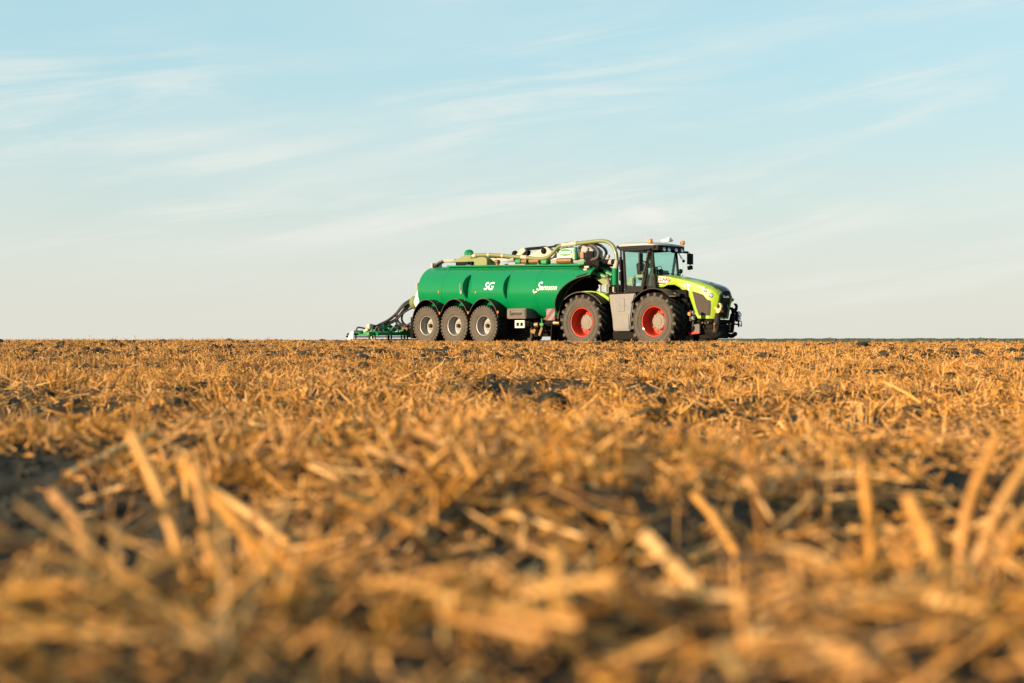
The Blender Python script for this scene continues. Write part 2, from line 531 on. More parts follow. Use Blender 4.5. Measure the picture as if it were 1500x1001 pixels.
# ------------------------------------------------------------------ straw
def straw_material():
    m = bpy.data.materials.new('dry_straw')
    m.use_nodes = True
    t = m.node_tree; b = t.nodes['Principled BSDF']
    b.inputs['Roughness'].default_value = 0.55
    b.inputs['Specular IOR Level'].default_value = 0.35
    n, l = t.nodes.new, t.links.new
    at = n('ShaderNodeAttribute'); at.attribute_name = 'tint'
    cr = n('ShaderNodeValToRGB')
    e = cr.color_ramp.elements
    e[0].position = 0.0; e[0].color = (0.055, 0.030, 0.012, 1)
    e[1].position = 1.0; e[1].color = (0.70, 0.42, 0.15, 1)
    for p, c in ((0.2, (0.19, 0.086, 0.018)), (0.5, (0.47, 0.215, 0.038)), (0.78, (0.60, 0.305, 0.072))):
        k = e.new(p); k.color = c + (1,)
    l(at.outputs['Fac'], cr.inputs[0])
    tco = n('ShaderNodeTexCoord')
    no = n('ShaderNodeTexNoise'); no.inputs['Scale'].default_value = 60; no.inputs['Detail'].default_value = 3
    l(tco.outputs['Object'], no.inputs['Vector'])
    hs = n('ShaderNodeHueSaturation')
    mr = n('ShaderNodeMapRange'); mr.inputs['To Min'].default_value = 0.72; mr.inputs['To Max'].default_value = 1.28
    l(no.outputs['Fac'], mr.inputs['Value']); l(mr.outputs['Result'], hs.inputs['Value'])
    ns = n('ShaderNodeTexNoise'); ns.inputs['Scale'].default_value = 5.0; ns.inputs['Detail'].default_value = 5
    l(tco.outputs['Object'], ns.inputs['Vector'])
    ms_ = n('ShaderNodeMapRange'); ms_.inputs['From Min'].default_value = 0.3; ms_.inputs['From Max'].default_value = 0.6
    ms_.inputs['To Min'].default_value = 0.90; ms_.inputs['To Max'].default_value = 1.04        # weathered, greyer straw here and there
    l(ns.outputs['Fac'], ms_.inputs['Value']); l(ms_.outputs['Result'], hs.inputs['Saturation'])
    l(cr.outputs[0], hs.inputs['Color'])
    l(hs.outputs[0], b.inputs['Base Color'])
    tl = n('ShaderNodeBsdfTranslucent')
    l(hs.outputs[0], tl.inputs['Color'])
    ms = n('ShaderNodeMixShader'); ms.inputs[0].default_value = 0.08
    out = t.nodes['Material Output']
    l(b.outputs[0], ms.inputs[1]); l(tl.outputs[0], ms.inputs[2]); l(ms.outputs[0], out.inputs['Surface'])
    return m
M['straw'] = straw_material()

HALF = R(31)
SIDES = False                  # True: only the flanks to the left and right of the main view
def scatter(n, r0, r1):
    r = np.sqrt(rng.uniform(r0*r0, r1*r1, n)); a = rng.uniform(-HALF, HALF, n)
    if SIDES: a = np.where(a < 0, a-HALF, a+HALF)
    return r*np.sin(a), r*np.cos(a)

def blades(x, y, z, L, w, az, tilt, bend, tint, rings, sides):
    """curved stalks: rings along, sides around (sides=0: V-folded ribbon)"""
    n = len(x)
    t = np.linspace(0, 1, rings)
    dirx, diry = np.sin(az), np.cos(az)
    elev = tilt[:, None] + bend[:, None]*(t[None, :]-0.5)
    ds = (L/(rings-1))[:, None]
    ch = np.cos(elev)*ds; sh = np.sin(elev)*ds
    h = np.concatenate([np.zeros((n, 1)), np.cumsum((ch[:, :-1]+ch[:, 1:])/2, 1)], 1)
    v = np.concatenate([np.zeros((n, 1)), np.cumsum((sh[:, :-1]+sh[:, 1:])/2, 1)], 1)
    cx = x[:, None]+h*dirx[:, None]; cy = y[:, None]+h*diry[:, None]; cz = z[:, None]+v
    # frame
    sx, sy = diry[:, None], -dirx[:, None]
    ux = -np.sin(elev)*dirx[:, None]; uy = -np.sin(elev)*diry[:, None]; uz = np.cos(elev)
    roll = rng.uniform(0, 2*PI, n)[:, None]
    tw = roll + (rng.uniform(-1.2, 1.2, n)[:, None])*t[None, :]
    prof = []
    if sides == 0:
        offs = [(-0.5, 0.0), (0.0, 0.28), (0.5, 0.0)]
        for a, b in offs:
            ca, sa = np.cos(tw), np.sin(tw)
            prof.append((a*ca-b*sa, a*sa+b*ca))
        m = 3
    else:
        for k in range(sides):
            g = tw + 2*PI*k/sides
            prof.append((0.5*np.cos(g), 0.5*np.sin(g)))
        m = sides
    co = np.empty((n, rings, m, 3), np.float32)
    for k, (pa, pb) in enumerate(prof):
        ww = w[:, None]
        co[:, :, k, 0] = cx + ww*(pa*sx+pb*ux)
        co[:, :, k, 1] = cy + ww*(pa*sy+pb*uy)
        co[:, :, k, 2] = cz + ww*(pb*uz)
    idx = []
    for i in range(rings-1):
        for k in range(m if sides else m-1):
            k2 = (k+1) % m
            idx.append((i*m+k, i*m+k2, (i+1)*m+k2, (i+1)*m+k))
    idx = np.array(idx, np.int64)
    base = (np.arange(n)*rings*m)[:, None, None]
    f = (base+idx[None]).reshape(-1, 4)
    tt = np.repeat(np.clip(tint, 0, 1), rings*m)
    return co.reshape(-1, 3), f, tt

class Acc:
    def __init__(s): s.c, s.f, s.t, s.n = [], [], [], 0
    def add(s, c, f, t):
        s.c.append(c); s.f.append(f+s.n); s.t.append(t); s.n += len(c)
acc = Acc()

def cover(x, y):
    """patchy cover: straw lies thick on the high spots, the hollows are bare"""
    return 1.5*vnoise(x, y, 0.36, 5)+0.7*vnoise(x, y, 0.9, 21)+0.5*vnoise(x, y, 0.15, 22)+0.5*vnoise(x, y, 2.6, 23)

def litter(n, r0, r1, L0, L1, w0, w1, rings, sides, lift, thr, tl=0.30):
    x, y = scatter(n, r0, r1)
    keep = cover(x, y)+rng.uniform(-0.36, 0.36, n) > thr
    x, y = x[keep], y[keep]; n = len(x)
    L = L0+(L1-L0)*rng.uniform(0, 1, n)**1.8; w = w0+(w1-w0)*rng.uniform(0, 1, n)**1.5
    az = rng.uniform(0, 2*PI, n)
    tilt = rng.normal(0.04, tl, n)
    z = height(x, y)+rng.uniform(0, 1, n)**2*lift+0.003
    z = z - np.minimum(0, np.sin(tilt)*L)*0.7
    tint = np.clip(rng.normal(0.54, 0.25, n), 0.0, 1)
    acc.add(*blades(x, y, z, L, w, az, tilt, rng.normal(0, 0.16, n), tint, rings, sides))

def tufts(n, r0, r1, k, hgt0, hgt1, w0, w1, rings, sides, spread, thr=-0.15):
    x, y = scatter(n, r0, r1)
    ca, sa = math.cos(R(24)), math.sin(R(24))               # drill rows, 0.25 m apart
    u, v = x*ca+y*sa, -x*sa+y*ca
    vr = np.round(v/0.25)*0.25+rng.normal(0, 0.02, n)
    v = np.where(rng.uniform(0, 1, n) < 0.75, vr, v)
    x, y = u*ca-v*sa, u*sa+v*ca
    keep = (cover(x, y)*0.5+0.9*vnoise(x, y, 1.4, 29)+rng.uniform(-0.2, 0.2, n) > thr) & (np.hypot(x, y) > r0)
    x, y = x[keep], y[keep]; n = len(x)
    lean_a = rng.uniform(0, 2*PI, n); lean = rng.uniform(0, 0.5, n)
    th = rng.uniform(hgt0, hgt1, n)
    idx = np.repeat(np.arange(n), rng.integers(max(2, k//2), k+1, n))
    m = len(idx)
    px = x[idx]+rng.normal(0, spread, m); py = y[idx]+rng.normal(0, spread, m)
    L = th[idx]*rng.uniform(0.5, 1.05, m)
    ox = np.sin(lean_a[idx])*lean[idx]+rng.normal(0, 0.28, m); oy = np.cos(lean_a[idx])*lean[idx]+rng.normal(0, 0.24, m)
    az = np.arctan2(ox, oy); tilt = PI/2-np.clip(np.hypot(ox, oy), 0, 1.25)
    tint = np.clip(rng.normal(0.66, 0.17, m), 0.05, 1)
    acc.add(*blades(px, py, height(px, py)-0.006, L, rng.uniform(w0, w1, m), az, tilt, rng.normal(-0.15, 0.3, m), tint, rings, sides))

# near field
litter(15500, 0.6, 4.0, 0.018, 0.11, 0.0016, 0.0044, 4, 4, 0.030, 0.05, 0.40)
litter(50000, 0.6, 4.0, 0.005, 0.030, 0.0012, 0.0045, 2, 0, 0.012, 0.0, 0.6)
litter(9000, 0.6, 4.0, 0.012, 0.06, 0.003, 0.009, 5, 0, 0.025, 0.05, 0.55)
tufts(460, 1.7, 4.0, 10, 0.035, 0.09, 0.002, 0.0045, 4, 4, 0.014, 0.0)
# middle field
litter(110000, 4.0, 14, 0.025, 0.12, 0.0025, 0.006, 3, 0, 0.032, 0.02, 0.42)
litter(100000, 4.0, 14, 0.01, 0.045, 0.003, 0.008, 2, 0, 0.015, -0.08, 0.55)
tufts(6500, 4.0, 14, 10, 0.04, 0.11, 0.0025, 0.006, 3, 0, 0.016, -0.03)
# far field
litter(240000, 14, 40, 0.03, 0.11, 0.005, 0.010, 2, 0, 0.035, -0.02, 0.45)
tufts(22000, 14, 40, 7, 0.04, 0.11, 0.004, 0.009, 2, 0, 0.025, -0.05)
litter(30000, 40, 75, 0.1, 0.25, 0.012, 0.02, 2, 0, 0.045, -0.2, 0.4)
tufts(4000, 40, 75, 6, 0.05, 0.10, 0.01, 0.016, 2, 0, 0.04)
SIDES = True
litter(15000, 0.6, 4.0, 0.018, 0.10, 0.0018, 0.0046, 4, 4, 0.030, 0.06, 0.42)
litter(30000, 0.6, 4.0, 0.005, 0.030, 0.0012, 0.0045, 2, 0, 0.012, 0.0, 0.6)
litter(9000, 0.6, 4.0, 0.012, 0.06, 0.003, 0.009, 5, 0, 0.025, 0.05, 0.55)
tufts(460, 1.7, 4.0, 10, 0.035, 0.09, 0.002, 0.0045, 4, 4, 0.014, 0.0)
litter(50000, 4.0, 12, 0.03, 0.12, 0.004, 0.008, 2, 0, 0.032, 0.0, 0.42)
tufts(4000, 4.0, 12, 9, 0.04, 0.11, 0.003, 0.006, 2, 0, 0.016, -0.03)
SIDES = False
straw = mesh_np('straw_litter', np.concatenate(acc.c), np.concatenate(acc.f), [M['straw']], np.concatenate(acc.t))
straw['kind'] = 'stuff'
straw['label'] = 'golden cut straw and short stubble covering the whole field'
straw['category'] = 'straw'

# dark soil clods lying in the straw
def clods():
    bm = bmesh.new(); bmesh.ops.create_icosphere(bm, subdivisions=2, radius=1)
    v0 = np.array([v.co[:] for v in bm.verts]); f0 = np.array([[v.index for v in f.verts] for f in bm.faces]); bm.free()
    cs, fs = [], []; o = 0
    for n, r0, r1, s0, s1 in ((9000, 0.6, 4, 0.002, 0.008), (700, 0.6, 4, 0.006, 0.02), (2200, 4, 14, 0.015, 0.05), (5200, 14, 45, 0.03, 0.08)):
        x, y = scatter(n, r0, r1)
        s = rng.uniform(s0, s1, n)*rng.uniform(0.5, 1, n)
        z = height(x, y)
        for i in range(n):
            d = v0*(1+0.5*vnoise(v0[:, 0]*2+i*3.1, v0[:, 1]*2+v0[:, 2]*1.7, 1.0, i))[:, None]
            d = d*np.array([rng.uniform(0.8, 1.5), rng.uniform(0.8, 1.5), rng.uniform(0.6, 0.95)])*s[i]
            cs.append(d+np.array([x[i], y[i], z[i]+s[i]*0.25])); fs.append(f0+o); o += len(v0)
    c = mesh_np('soil_clods', np.concatenate(cs), np.concatenate(fs), [M['soil']])
    c['kind'] = 'stuff'; c['label'] = 'dark crumbly soil clods lying among the straw'; c['category'] = 'soil'
clods()

# big stalks close to the camera, each a thing of its own
GROW = 1.25                    # stalk length measured from its foot
STALKS = [
 ([(-0.171,0.78,-0.03),(-0.192,0.80,0.018),(-0.212,0.82,0.049)], 0.0085, 0.72, 'long straight pale stalk standing steeply, tallest in the left foreground'),
 ([(-0.162,0.78,-0.03),(-0.168,0.79,0.010),(-0.176,0.80,0.037)], 0.0085, 0.55, 'shorter upright stalk just right of the tallest left foreground stalk'),
 ([(-0.122,0.80,-0.02),(-0.153,0.84,0.014),(-0.190,0.88,0.040)], 0.010, 0.45, 'thick dull stalk leaning far left between two paler foreground stalks'),
 ([(-0.133,0.95,-0.01),(-0.170,1.00,0.007),(-0.214,1.05,0.024)], 0.0085, 0.75, 'bright flat stalk sloping down to the right behind the thick leaning stalk'),
 ([(-0.050,0.95,-0.01),(-0.073,0.95,0.014),(-0.103,0.95,0.022)], 0.009, 0.66, 'arched stalk bending down to the right near the middle of the foreground'),
 ([(-0.032,0.66,0.008),(-0.005,0.67,0.004),(0.021,0.68,-0.002)], 0.0105, 0.72, 'broad blurred stalk lying almost level in the centre foreground'),
 ([(0.209,0.66,-0.02),(0.204,0.68,0.010),(0.200,0.70,0.029)], 0.009, 0.62, 'short stalk leaning slightly left in the right foreground'),
 ([(0.231,0.74,-0.015),(0.255,0.76,0.027),(0.283,0.78,0.058)], 0.0085, 0.66, 'tall stalk leaning right at the right edge, highest of its tuft'),
 ([(0.240,0.74,-0.015),(0.256,0.75,0.018),(0.274,0.76,0.033)], 0.0075, 0.60, 'lowest and flattest leaning stalk of the tuft at the right edge'),
 ([(0.245,0.78,-0.02),(0.252,0.79,0.023),(0.269,0.80,0.056)], 0.008, 0.52, 'steep darker stalk at the left of the tuft by the right edge'),
 ([(0.205,0.80,-0.02),(0.202,0.80,0.014),(0.199,0.80,0.042)], 0.0085, 0.58, 'vertical stalk standing alone left of the right edge tuft'),
 ([(-0.452,1.45,0.004),(-0.461,1.60,0.009),(-0.458,1.75,0.019)], 0.0085, 0.85, 'pale stalk lying flat on the straw at the left, pointing away'),
 ([(-0.167,0.52,-0.005),(-0.184,0.54,0.010),(-0.203,0.56,0.021)], 0.008, 0.55, 'very blurred stalk crossing the bottom left corner'),
 ([(-0.212,0.68,-0.015),(-0.218,0.72,0.011),(-0.244,0.76,0.025)], 0.0075, 0.5, 'kinked stalk left of the tallest left foreground stalk'),
 ([(0.146,0.90,-0.008),(0.138,0.93,0.009),(0.129,0.96,0.021)], 0.007, 0.6, 'short stalk sloping down right beside a dark hollow, right of centre'),
 ([(0.066,1.40,-0.004),(0.040,1.50,0.011),(0.012,1.60,0.021)], 0.0075, 0.74, 'slim straight stalk sloping down right in the centre middle distance'),
 ([(0.950,3.30,-0.006),(0.933,3.35,0.012),(0.907,3.40,0.030)], 0.007, 0.85, 'thin pale stalk poking out of the straw right of the tractor front'),
]
for pts, w, tint, lab in STALKS:
    mb = MB()
    pts = [(p[0]*1.3, p[1]*1.3, CAM_H-(CAM_H-p[2])*1.3) for p in pts]
    w *= 1.15
    pts = [pts[0]]+[tuple(a+(b-a)*GROW for a, b in zip(pts[0], q)) for q in pts[1:]]
    off = max(-0.02, min(0.02, float(height(pts[0][0], pts[0][1]))-0.004-pts[0][2]))*0.7
    sp = spline([(p[0], p[1], p[2]+off) for p in pts], 8)
    k = len(sp)
    mb.tube(sp, [w/2*(1.0-0.12*i/k+0.05*math.sin(i*1.9)) for i in range(k)], 10)
    o = mb.build('straw_stalk', M['straw'], None, angle=60)
    a = o.data.attributes.new('tint', 'FLOAT', 'POINT')
    a.data.foreach_set('value', np.clip(np.full(len(o.data.vertices), tint)+rng.normal(0, 0.03, len(o.data.vertices)), 0, 1))
    o['label'] = lab; o['category'] = 'straw stalk'; o['group'] = 'large straw stalks in the foreground'

# ------------------------------------------------------------------ far hedge
def hedge():
    M['hedge'] = pmat('far_crop_green', (0.055, 0.068, 0.04), 0.9, var=0.4, vscale=0.35)
    n = 900
    xs = np.linspace(20, 420, n)
    yb = 640 - 0.10*(xs-20)
    gzb = height(xs, yb)
    top = 0.60+0.0012*(xs-20)+0.25*vnoise(xs, yb*0, 9.0, 31)+0.22*vnoise(xs, yb*0, 2.1, 32)+0.16*vnoise(xs, yb*0, 0.6, 35)
    spike = (hash2(np.arange(n), np.zeros(n), 77) > 0.975)*0.9*hash2(np.arange(n), np.ones(n), 78)
    top = top+spike*0.6
    rows = []
    for dyy, fz in ((-4, 0.0), (-3.2, 0.75), (-1.5, 0.95), (0.5, 1.0), (3, 0.85), (5, 0.0)):
        rows.append(np.stack([xs, yb+dyy+0.8*vnoise(xs, yb*0+dyy, 1.3, 33), gzb-0.2+(top-gzb+0.2)*fz*(1-0.06*np.abs(vnoise(xs, yb*0+dyy*3, 0.9, 34)))], -1))
    co = np.stack(rows, 0)
    m = len(rows)
    a = (np.arange(m-1)[:, None]*n+np.arange(n-1)[None, :])
    f = np.stack([a, a+1, a+n+1, a+n], -1).reshape(-1, 4)
    o = mesh_np('far_hedge', co.reshape(-1, 3), f, [M['hedge']])
    o['kind'] = 'stuff'; o['label'] = 'thin dark green strip of far hedge on the right horizon'; o['category'] = 'hedge'
hedge()

# ------------------------------------------------------------------ vehicles: common frame
ORG = Vector((5.031, 55.8, 0.0)); GZ = -0.24
HEAD = R(-44)
def W2(x, y, z=0.0):
    c, s = math.cos(HEAD), math.sin(HEAD)
    return Vector((ORG.x+x*c-y*s, ORG.y+x*s+y*c, GZ+z))

def wheel_lugs(mb, Rr, hw, n, h, sweep, thick, y_in, side, phase, mi_top, mi_end, drop):
    """one side's row of tread lugs; side -1/+1"""
    for i in range(n):
        t0 = 2*PI*(i+phase)/n
        secs = []
        for q in (0.0, 0.3, 0.62, 1.0):
            y = y_in+(hw-y_in)*q
            a = t0-sweep*(1-q)**1.15
            th = thick*(0.8+0.45*q)/Rr/2
            secs.append((side*y, a, th, Rr-0.02-(0.03*q), Rr+h-0.016*q*q))
        yy, a, th, r0, r1 = secs[-1]
        secs.append((side*(hw+0.012), a+0.01, th*0.9, Rr-drop, Rr+h*0.15))
        vs = []
        for y, a, th, r0, r1 in secs:
            for (da, r) in ((-th*1.25, r0), (th*1.25, r0), (th*0.85, r1), (-th*0.85, r1)):
                vs.append((r*math.cos(a+da), y, r*math.sin(a+da)))
        fs = [(3, 2, 1, 0)]; ms = [0]
        o = len(mb.v)
        mb.v += vs
        for k in range(len(secs)-1):
            for j in range(4):
                fs.append((k*4+j, k*4+(j+1) % 4, (k+1)*4+(j+1) % 4, (k+1)*4+j))
                ms.append(mi_end if k == len(secs)-2 else mi_top)
        fs.append(tuple((len(secs)-1)*4+j for j in range(4))); ms.append(mi_end)
        for f, m_ in zip(fs, ms):
            mb.f.append(tuple(i_+o for i_ in f)); mb.mi.append(m_)

def tractor_wheel(parent):
    # rim (outer face at y<0)
    w = MB()
    w.lathe([(-0.36,0.585),(-0.375,0.57),(-0.37,0.545),(-0.33,0.53),(-0.20,0.515),(0.05,0.50),(0.08,0.47),(0.09,0.30),(0.08,0.0001)], n=48)
    w.lathe([(0.36,0.585),(0.36,0.54),(0.12,0.515),(0.12,0.0001)], n=48)
    for k in range(10):
        a = 2*PI*k/10
        w.box((0.40*math.cos(a), 0.07, 0.40*math.sin(a)), (0.07, 0.05, 0.07), (0, -a, 0))
    wheel = w.build('wheel', M['red'], parent)
    t = MB()
    side = [(-0.36,0.575),(-0.395,0.60),(-0.43,0.70),(-0.442,0.80),(-0.437,0.88),(-0.42,0.945)]
    tread = [(-0.42,0.945),(-0.395,1.0),(-0.30,1.025),(0,1.035),(0.30,1.025),(0.395,1.0),(0.42,0.945)]
    t.lathe(side, n=64, mi=1)
    t.lathe([(-y, r) for y, r in side][::-1], n=64, mi=1)
    t.lathe(tread, n=64, mi=0)
    t.lathe([(-0.444,0.72),(-0.452,0.728),(-0.452,0.742),(-0.444,0.75)], n=64, mi=1)
    t.lathe([(-0.438,0.895),(-0.448,0.90),(-0.446,0.915),(-0.432,0.92)], n=64, mi=1)
    for s_, ph in ((-1, 0.0), (1, 0.5)):
        wheel_lugs(t, 1.035, 0.425, 20, 0.062, 0.40, 0.085, 0.0, s_, ph, 0, 1, 0.11)
    # moulded sidewall lettering reduced to raised blocks
    for arc0 in (95, 262):
        for k in range(11):
            if k in (5,): continue
            a = R(arc0+38-k*7.2)
            t.box((0.815*math.cos(a), -0.444, 0.815*math.sin(a)), (0.065, 0.012, 0.055), (0, -a, 0), mi=2)
    t.build('tyre', [M['tread'], M['side'], M['blackrub']], wheel)
    h = MB()
    h.lathe([(0.09,0.315),(-0.05,0.31),(-0.075,0.285),(-0.08,0.16),(-0.095,0.15),(-0.095,0.0001)], n=36)
    for k in range(12):
        a = 2*PI*k/12
        h.tube([(0.245*math.cos(a), -0.07, 0.245*math.sin(a)), (0.245*math.cos(a), -0.095, 0.245*math.sin(a))], 0.02, 6)
    h.build('hub', M['hub'], wheel)
    return wheel
M['blackrub'] = pmat('dark_rubber_lettering', (0.05, 0.04, 0.032), 0.8, var=0.2)

def tanker_wheel(parent):
    w = MB()
    w.lathe([(-0.30,0.435),(-0.315,0.425),(-0.31,0.405),(-0.28,0.395),(-0.20,0.375),(-0.17,0.385),(-0.12,0.37),(0.00,0.36),(0.01,0.33),(-0.01,0.20),(-0.04,0.17),(-0.04,0.0001)], n=40)
    w.lathe([(0.30,0.435),(0.30,0.40),(0.14,0.37),(0.14,0.0001)], n=40)
    wheel = w.build('wheel', M['silver'], parent)
    t = MB()
    side = [(-0.295,0.425),(-0.33,0.45),(-0.355,0.55),(-0.36,0.64),(-0.35,0.72),(-0.33,0.775)]
    t.lathe(side, n=56, mi=1)
    t.lathe([(-y, r) for y, r in side][::-1], n=56, mi=1)
    t.lathe([(-0.33,0.775),(-0.30,0.81),(-0.2,0.825),(0,0.83),(0.2,0.825),(0.30,0.81),(0.33,0.775)], n=56, mi=0)
    t.lathe([(-0.359,0.66),(-0.366,0.667),(-0.365,0.678),(-0.355,0.685)], n=56, mi=1)
    for s_, ph in ((-1, 0.0), (1, 0.5)):
        wheel_lugs(t, 0.828, 0.335, 34, 0.032, 0.22, 0.075, 0.12, s_, ph, 0, 1, 0.07)
        for k in range(34):
            a = 2*PI*(k+ph)/34+0.05
            t.box((0.835*math.cos(a), s_*0.06, 0.835*math.sin(a)), (0.05, 0.09, 0.075), (0, -a, 0), mi=0)
    t.build('tyre', [M['tread'], M['side']], wheel)
    h = MB()
    h.lathe([(-0.03,0.095),(-0.10,0.09),(-0.11,0.075),(-0.16,0.065),(-0.17,0.05),(-0.17,0.0001)], n=24)
    for k in range(10):
        a = 2*PI*k/10
        h.tube([(0.135*math.cos(a), -0.03, 0.135*math.sin(a)), (0.135*math.cos(a), -0.065, 0.135*math.sin(a))], 0.013, 6)
    h.build('hub', M['grille'], wheel)
    return wheel

def arc(cx, cz, rx, rz, a0, a1, n=18):
    return [(cx+rx*math.cos(R(a0+(a1-a0)*i/n)), cz+rz*math.sin(R(a0+(a1-a0)*i/n))) for i in range(n+1)]
# ------------------------------------------------------------------ tractor
def make_tractor():
    T = empty('tractor', W2(0, 0), HEAD, 'big lime green tractor with red wheel rims and white cab roof, towing the tanker', 'tractor')
    w0 = tractor_wheel(T)
    w0.location = (1.80, -1.06, 1.06)
    w0.rotation_euler = (0, R(5), R(0))
    for x, s in ((-1.80, 1), (1.80, -1), (-1.80, -1)):
        w = copy_tree(w0, T)
        w.location = (x, -1.06*s, 1.06); w.scale = (1, s, 1)
        w.rotation_euler = (0, R(random.uniform(0, 18)), 0)
    # chassis and axles
    c = MB()
    c.bx(-2.5, 3.0, -0.38, 0.38, 0.85, 1.45)
    c.bx(-2.2, 2.9, -0.55, 0.55, 1.45, 1.95)
    c.bx(-0.6, 1.3, -0.9, 0.9, 0.75, 2.05)
    c.bx(0.9, 1.5, -0.78, 0.78, 1.6, 2.35)
    c.tube([(1.8,-0.75,1.06),(1.8,0.75,1.06)], 0.22, 12)
    c.tube([(-1.8,-0.75,1.06),(-1.8,0.75,1.06)], 0.22, 12)
    c.box((-2.75,0,1.0),(0.5,0.5,0.5))
    c.box((0.2,-0.9,0.55),(1.3,0.5,0.35)); c.box((2.45,-0.55,2.0),(0.7,0.3,0.5)); c.box((2.5,-0.5,1.5),(0.8,0.35,0.5))
    c.build('chassis', M['dark'], T, 0.03)
    # side tank panel between the wheels
    p = MB()
    p.prism([(-0.46,2.12),(-0.40,1.75),(-0.29,1.2),(-0.24,0.71),(0.60,0.71),(0.64,1.2),(0.74,1.75),(0.87,2.14)], -1.38, -0.75)
    tp = p.build('side_tank', M['panel'], T, 0.035)
    q = MB(); q.bx(-0.02,0.34,-1.392,-1.36,1.45,1.98); q.bx(-0.18,0.55,-1.392,-1.36,0.78,1.36)
    q.build('access_hatch', M['panel'], tp, 0.012)
    q = MB(); q.bx(-0.50,0.92,-1.39,-0.7,2.145,2.19)
    q.build('step_plate', M['dark'], tp, 0.01)
    p = MB(); p.prism([(-0.46,2.12),(-0.24,0.71),(0.60,0.71),(0.87,2.14)], 0.75, 1.38)
    p.build('side_tank', M['panel'], T, 0.035)
    # fenders
    f = MB()
    f.strip(arc(-1.8,1.02,1.34,1.22,38,127,22), -1.50, -0.70, 0.025)
    ff = f.build('fender', M['black'], T, 0.006)
    l = MB(); l.tube([(x,-1.50,z) for x, z in arc(-1.8,1.02,1.35,1.23,36,129,22)], 0.022, 6)
    l.build('fender_lip', M['side'], ff)
    l = MB()
    l.strip([(q_[0], q_[2]) for q_ in spline([(-2.5,0,2.25),(-2.15,0,2.275),(-1.6,0,2.27),(-1.1,0,2.18),(-0.80,0,2.02)],4)], -1.02, -0.55, 0.04)
    l.prism([(-1.5,2.28),(-1.08,2.20),(-0.74,2.02),(-0.74,1.84),(-1.1,2.08)], -1.03, -0.99)
    l.build('fender_top', M['lime'], ff, 0.01)
    f = MB(); f.strip(arc(-1.8,1.02,1.30,1.22,38,140,22), 0.70, 1.50, 0.025); f.build('fender', M['black'], T)
    f = MB(); f.strip(arc(1.8,1.04,1.24,1.25,52,143,20), -1.50, -0.66, 0.025); f.box((1.85,-0.72,1.95),(0.1,0.1,0.7))
    ff = f.build('fender', M['black'], T, 0.006)
    l = MB(); l.tube([(x,-1.50,z) for x, z in arc(1.8,1.04,1.25,1.26,52,145,20)], 0.020, 6)
    l.build('fender_lip', M['grille'], ff)
    l = MB(); l.box((2.42,-0.98,2.06),(0.34,0.28,0.14)); l.tube([(2.3,-0.98,2.0),(2.2,-0.8,1.7)],0.03,6); l.build('work_lamp', M['grey'], ff, 0.02)
    f = MB(); f.strip(arc(1.8,1.04,1.24,1.25,52,143,20), 0.66, 1.50, 0.025); f.build('fender', M['black'], T)

    # hood -----------------------------------------------------------
    import bisect
    def lin(tab, x):
        xs = [a for a, _ in tab]; i = min(max(bisect.bisect(xs, x)-1, 0), len(tab)-2)
        (x0, y0), (x1, y1) = tab[i], tab[i+1]
        return y0+(y1-y0)*min(max((x-x0)/(x1-x0), 0), 1)
    TOP = [(1.20,2.835),(1.45,2.82),(1.9,2.77),(2.54,2.65),(3.18,2.49),(3.55,2.37),(3.8,2.27),(3.95,2.18),(4.06,2.03)]
    BOT = [(1.20,2.37),(1.64,2.39),(1.83,2.46),(2.15,2.46),(2.38,2.36),(2.64,2.17),(2.86,1.96),(2.99,1.65),(3.12,1.31),(3.22,1.17),(4.06,1.15)]
    CRN = [(1.2,0.05),(2.7,0.06),(3.5,0.10),(3.9,0.13),(4.06,0.16)]
    HW = [(1.2,0.64),(2.6,0.63),(3.4,0.60),(3.75,0.56),(3.95,0.49),(4.06,0.43)]
    LEAN = [(1.15,-0.16),(1.6,-0.08),(1.9,0.0),(2.2,0.0)]          # front face leans back below
    xs = [1.20,1.45,1.64,1.74,1.83,1.95,2.15,2.26,2.38,2.5,2.64,2.75,2.86,2.93,2.99,3.06,3.12,3.22,3.35,3.5,3.65,3.78,3.88,3.96,4.02,4.06]
    rows = []
    for x in xs:
        t, b, cr, hw = lin(TOP, x), lin(BOT, x), lin(CRN, x), lin(HW, x)
        k = max(0.0, (x-3.3)/(4.06-3.3))
        half = []
        for fz in (0, .15, .3, .45, .6, .75, .88, .95):
            z = b+(t-b)*fz
            half.append((x+lin(LEAN, z)*k, hw*(1-0.04*(1-fz)**2), z))
        half += [(x, hw-0.02, t-0.012), (x-0.0, hw-0.07, t+0.018), (x+0.03*k, hw*0.72, t+cr*0.55), (x+0.07*k, hw*0.38, t+cr*0.9), (x+0.09*k, 0, t+cr)]
        row = [(p[0], -p[1], p[2]) for p in half]+[(p[0], p[1], p[2]) for p in half[-2::-1]]
        rows.append(row)
    m = len(rows[0]); h = MB()
    h.add([p for r_ in rows for p in r_], [(i*m+j, i*m+j+1, (i+1)*m+j+1, (i+1)*m+j) for i in range(len(rows)-1) for j in range(m-1)])
    last = [rows[-1][j] for j in range(m)]
    n_ = 13
    # nose: close the front with horizontal quads
    fr = []
    for j in range(n_):
        fr += [last[j], last[m-1-j]]
    h.add(fr, [(2*j, 2*j+1, 2*j+3, 2*j+2) for j in range(n_-1)])
    first = rows[0]
    fr = []
    for j in range(n_): fr += [first[j], first[m-1-j]]
    h.add(fr, [(2*j, 2*j+1, 2*j+3, 2*j+2) for j in range(n_-1)])
    hood = h.build('hood', M['lime'], T, angle=50)
    def side_y(x, z):
        t, b, hw = lin(TOP, x), lin(BOT, x), lin(HW, x)
        fz = min(max((z-b)/(t-b), 0), 1)
        return hw*(1-0.04*(1-fz)**2)
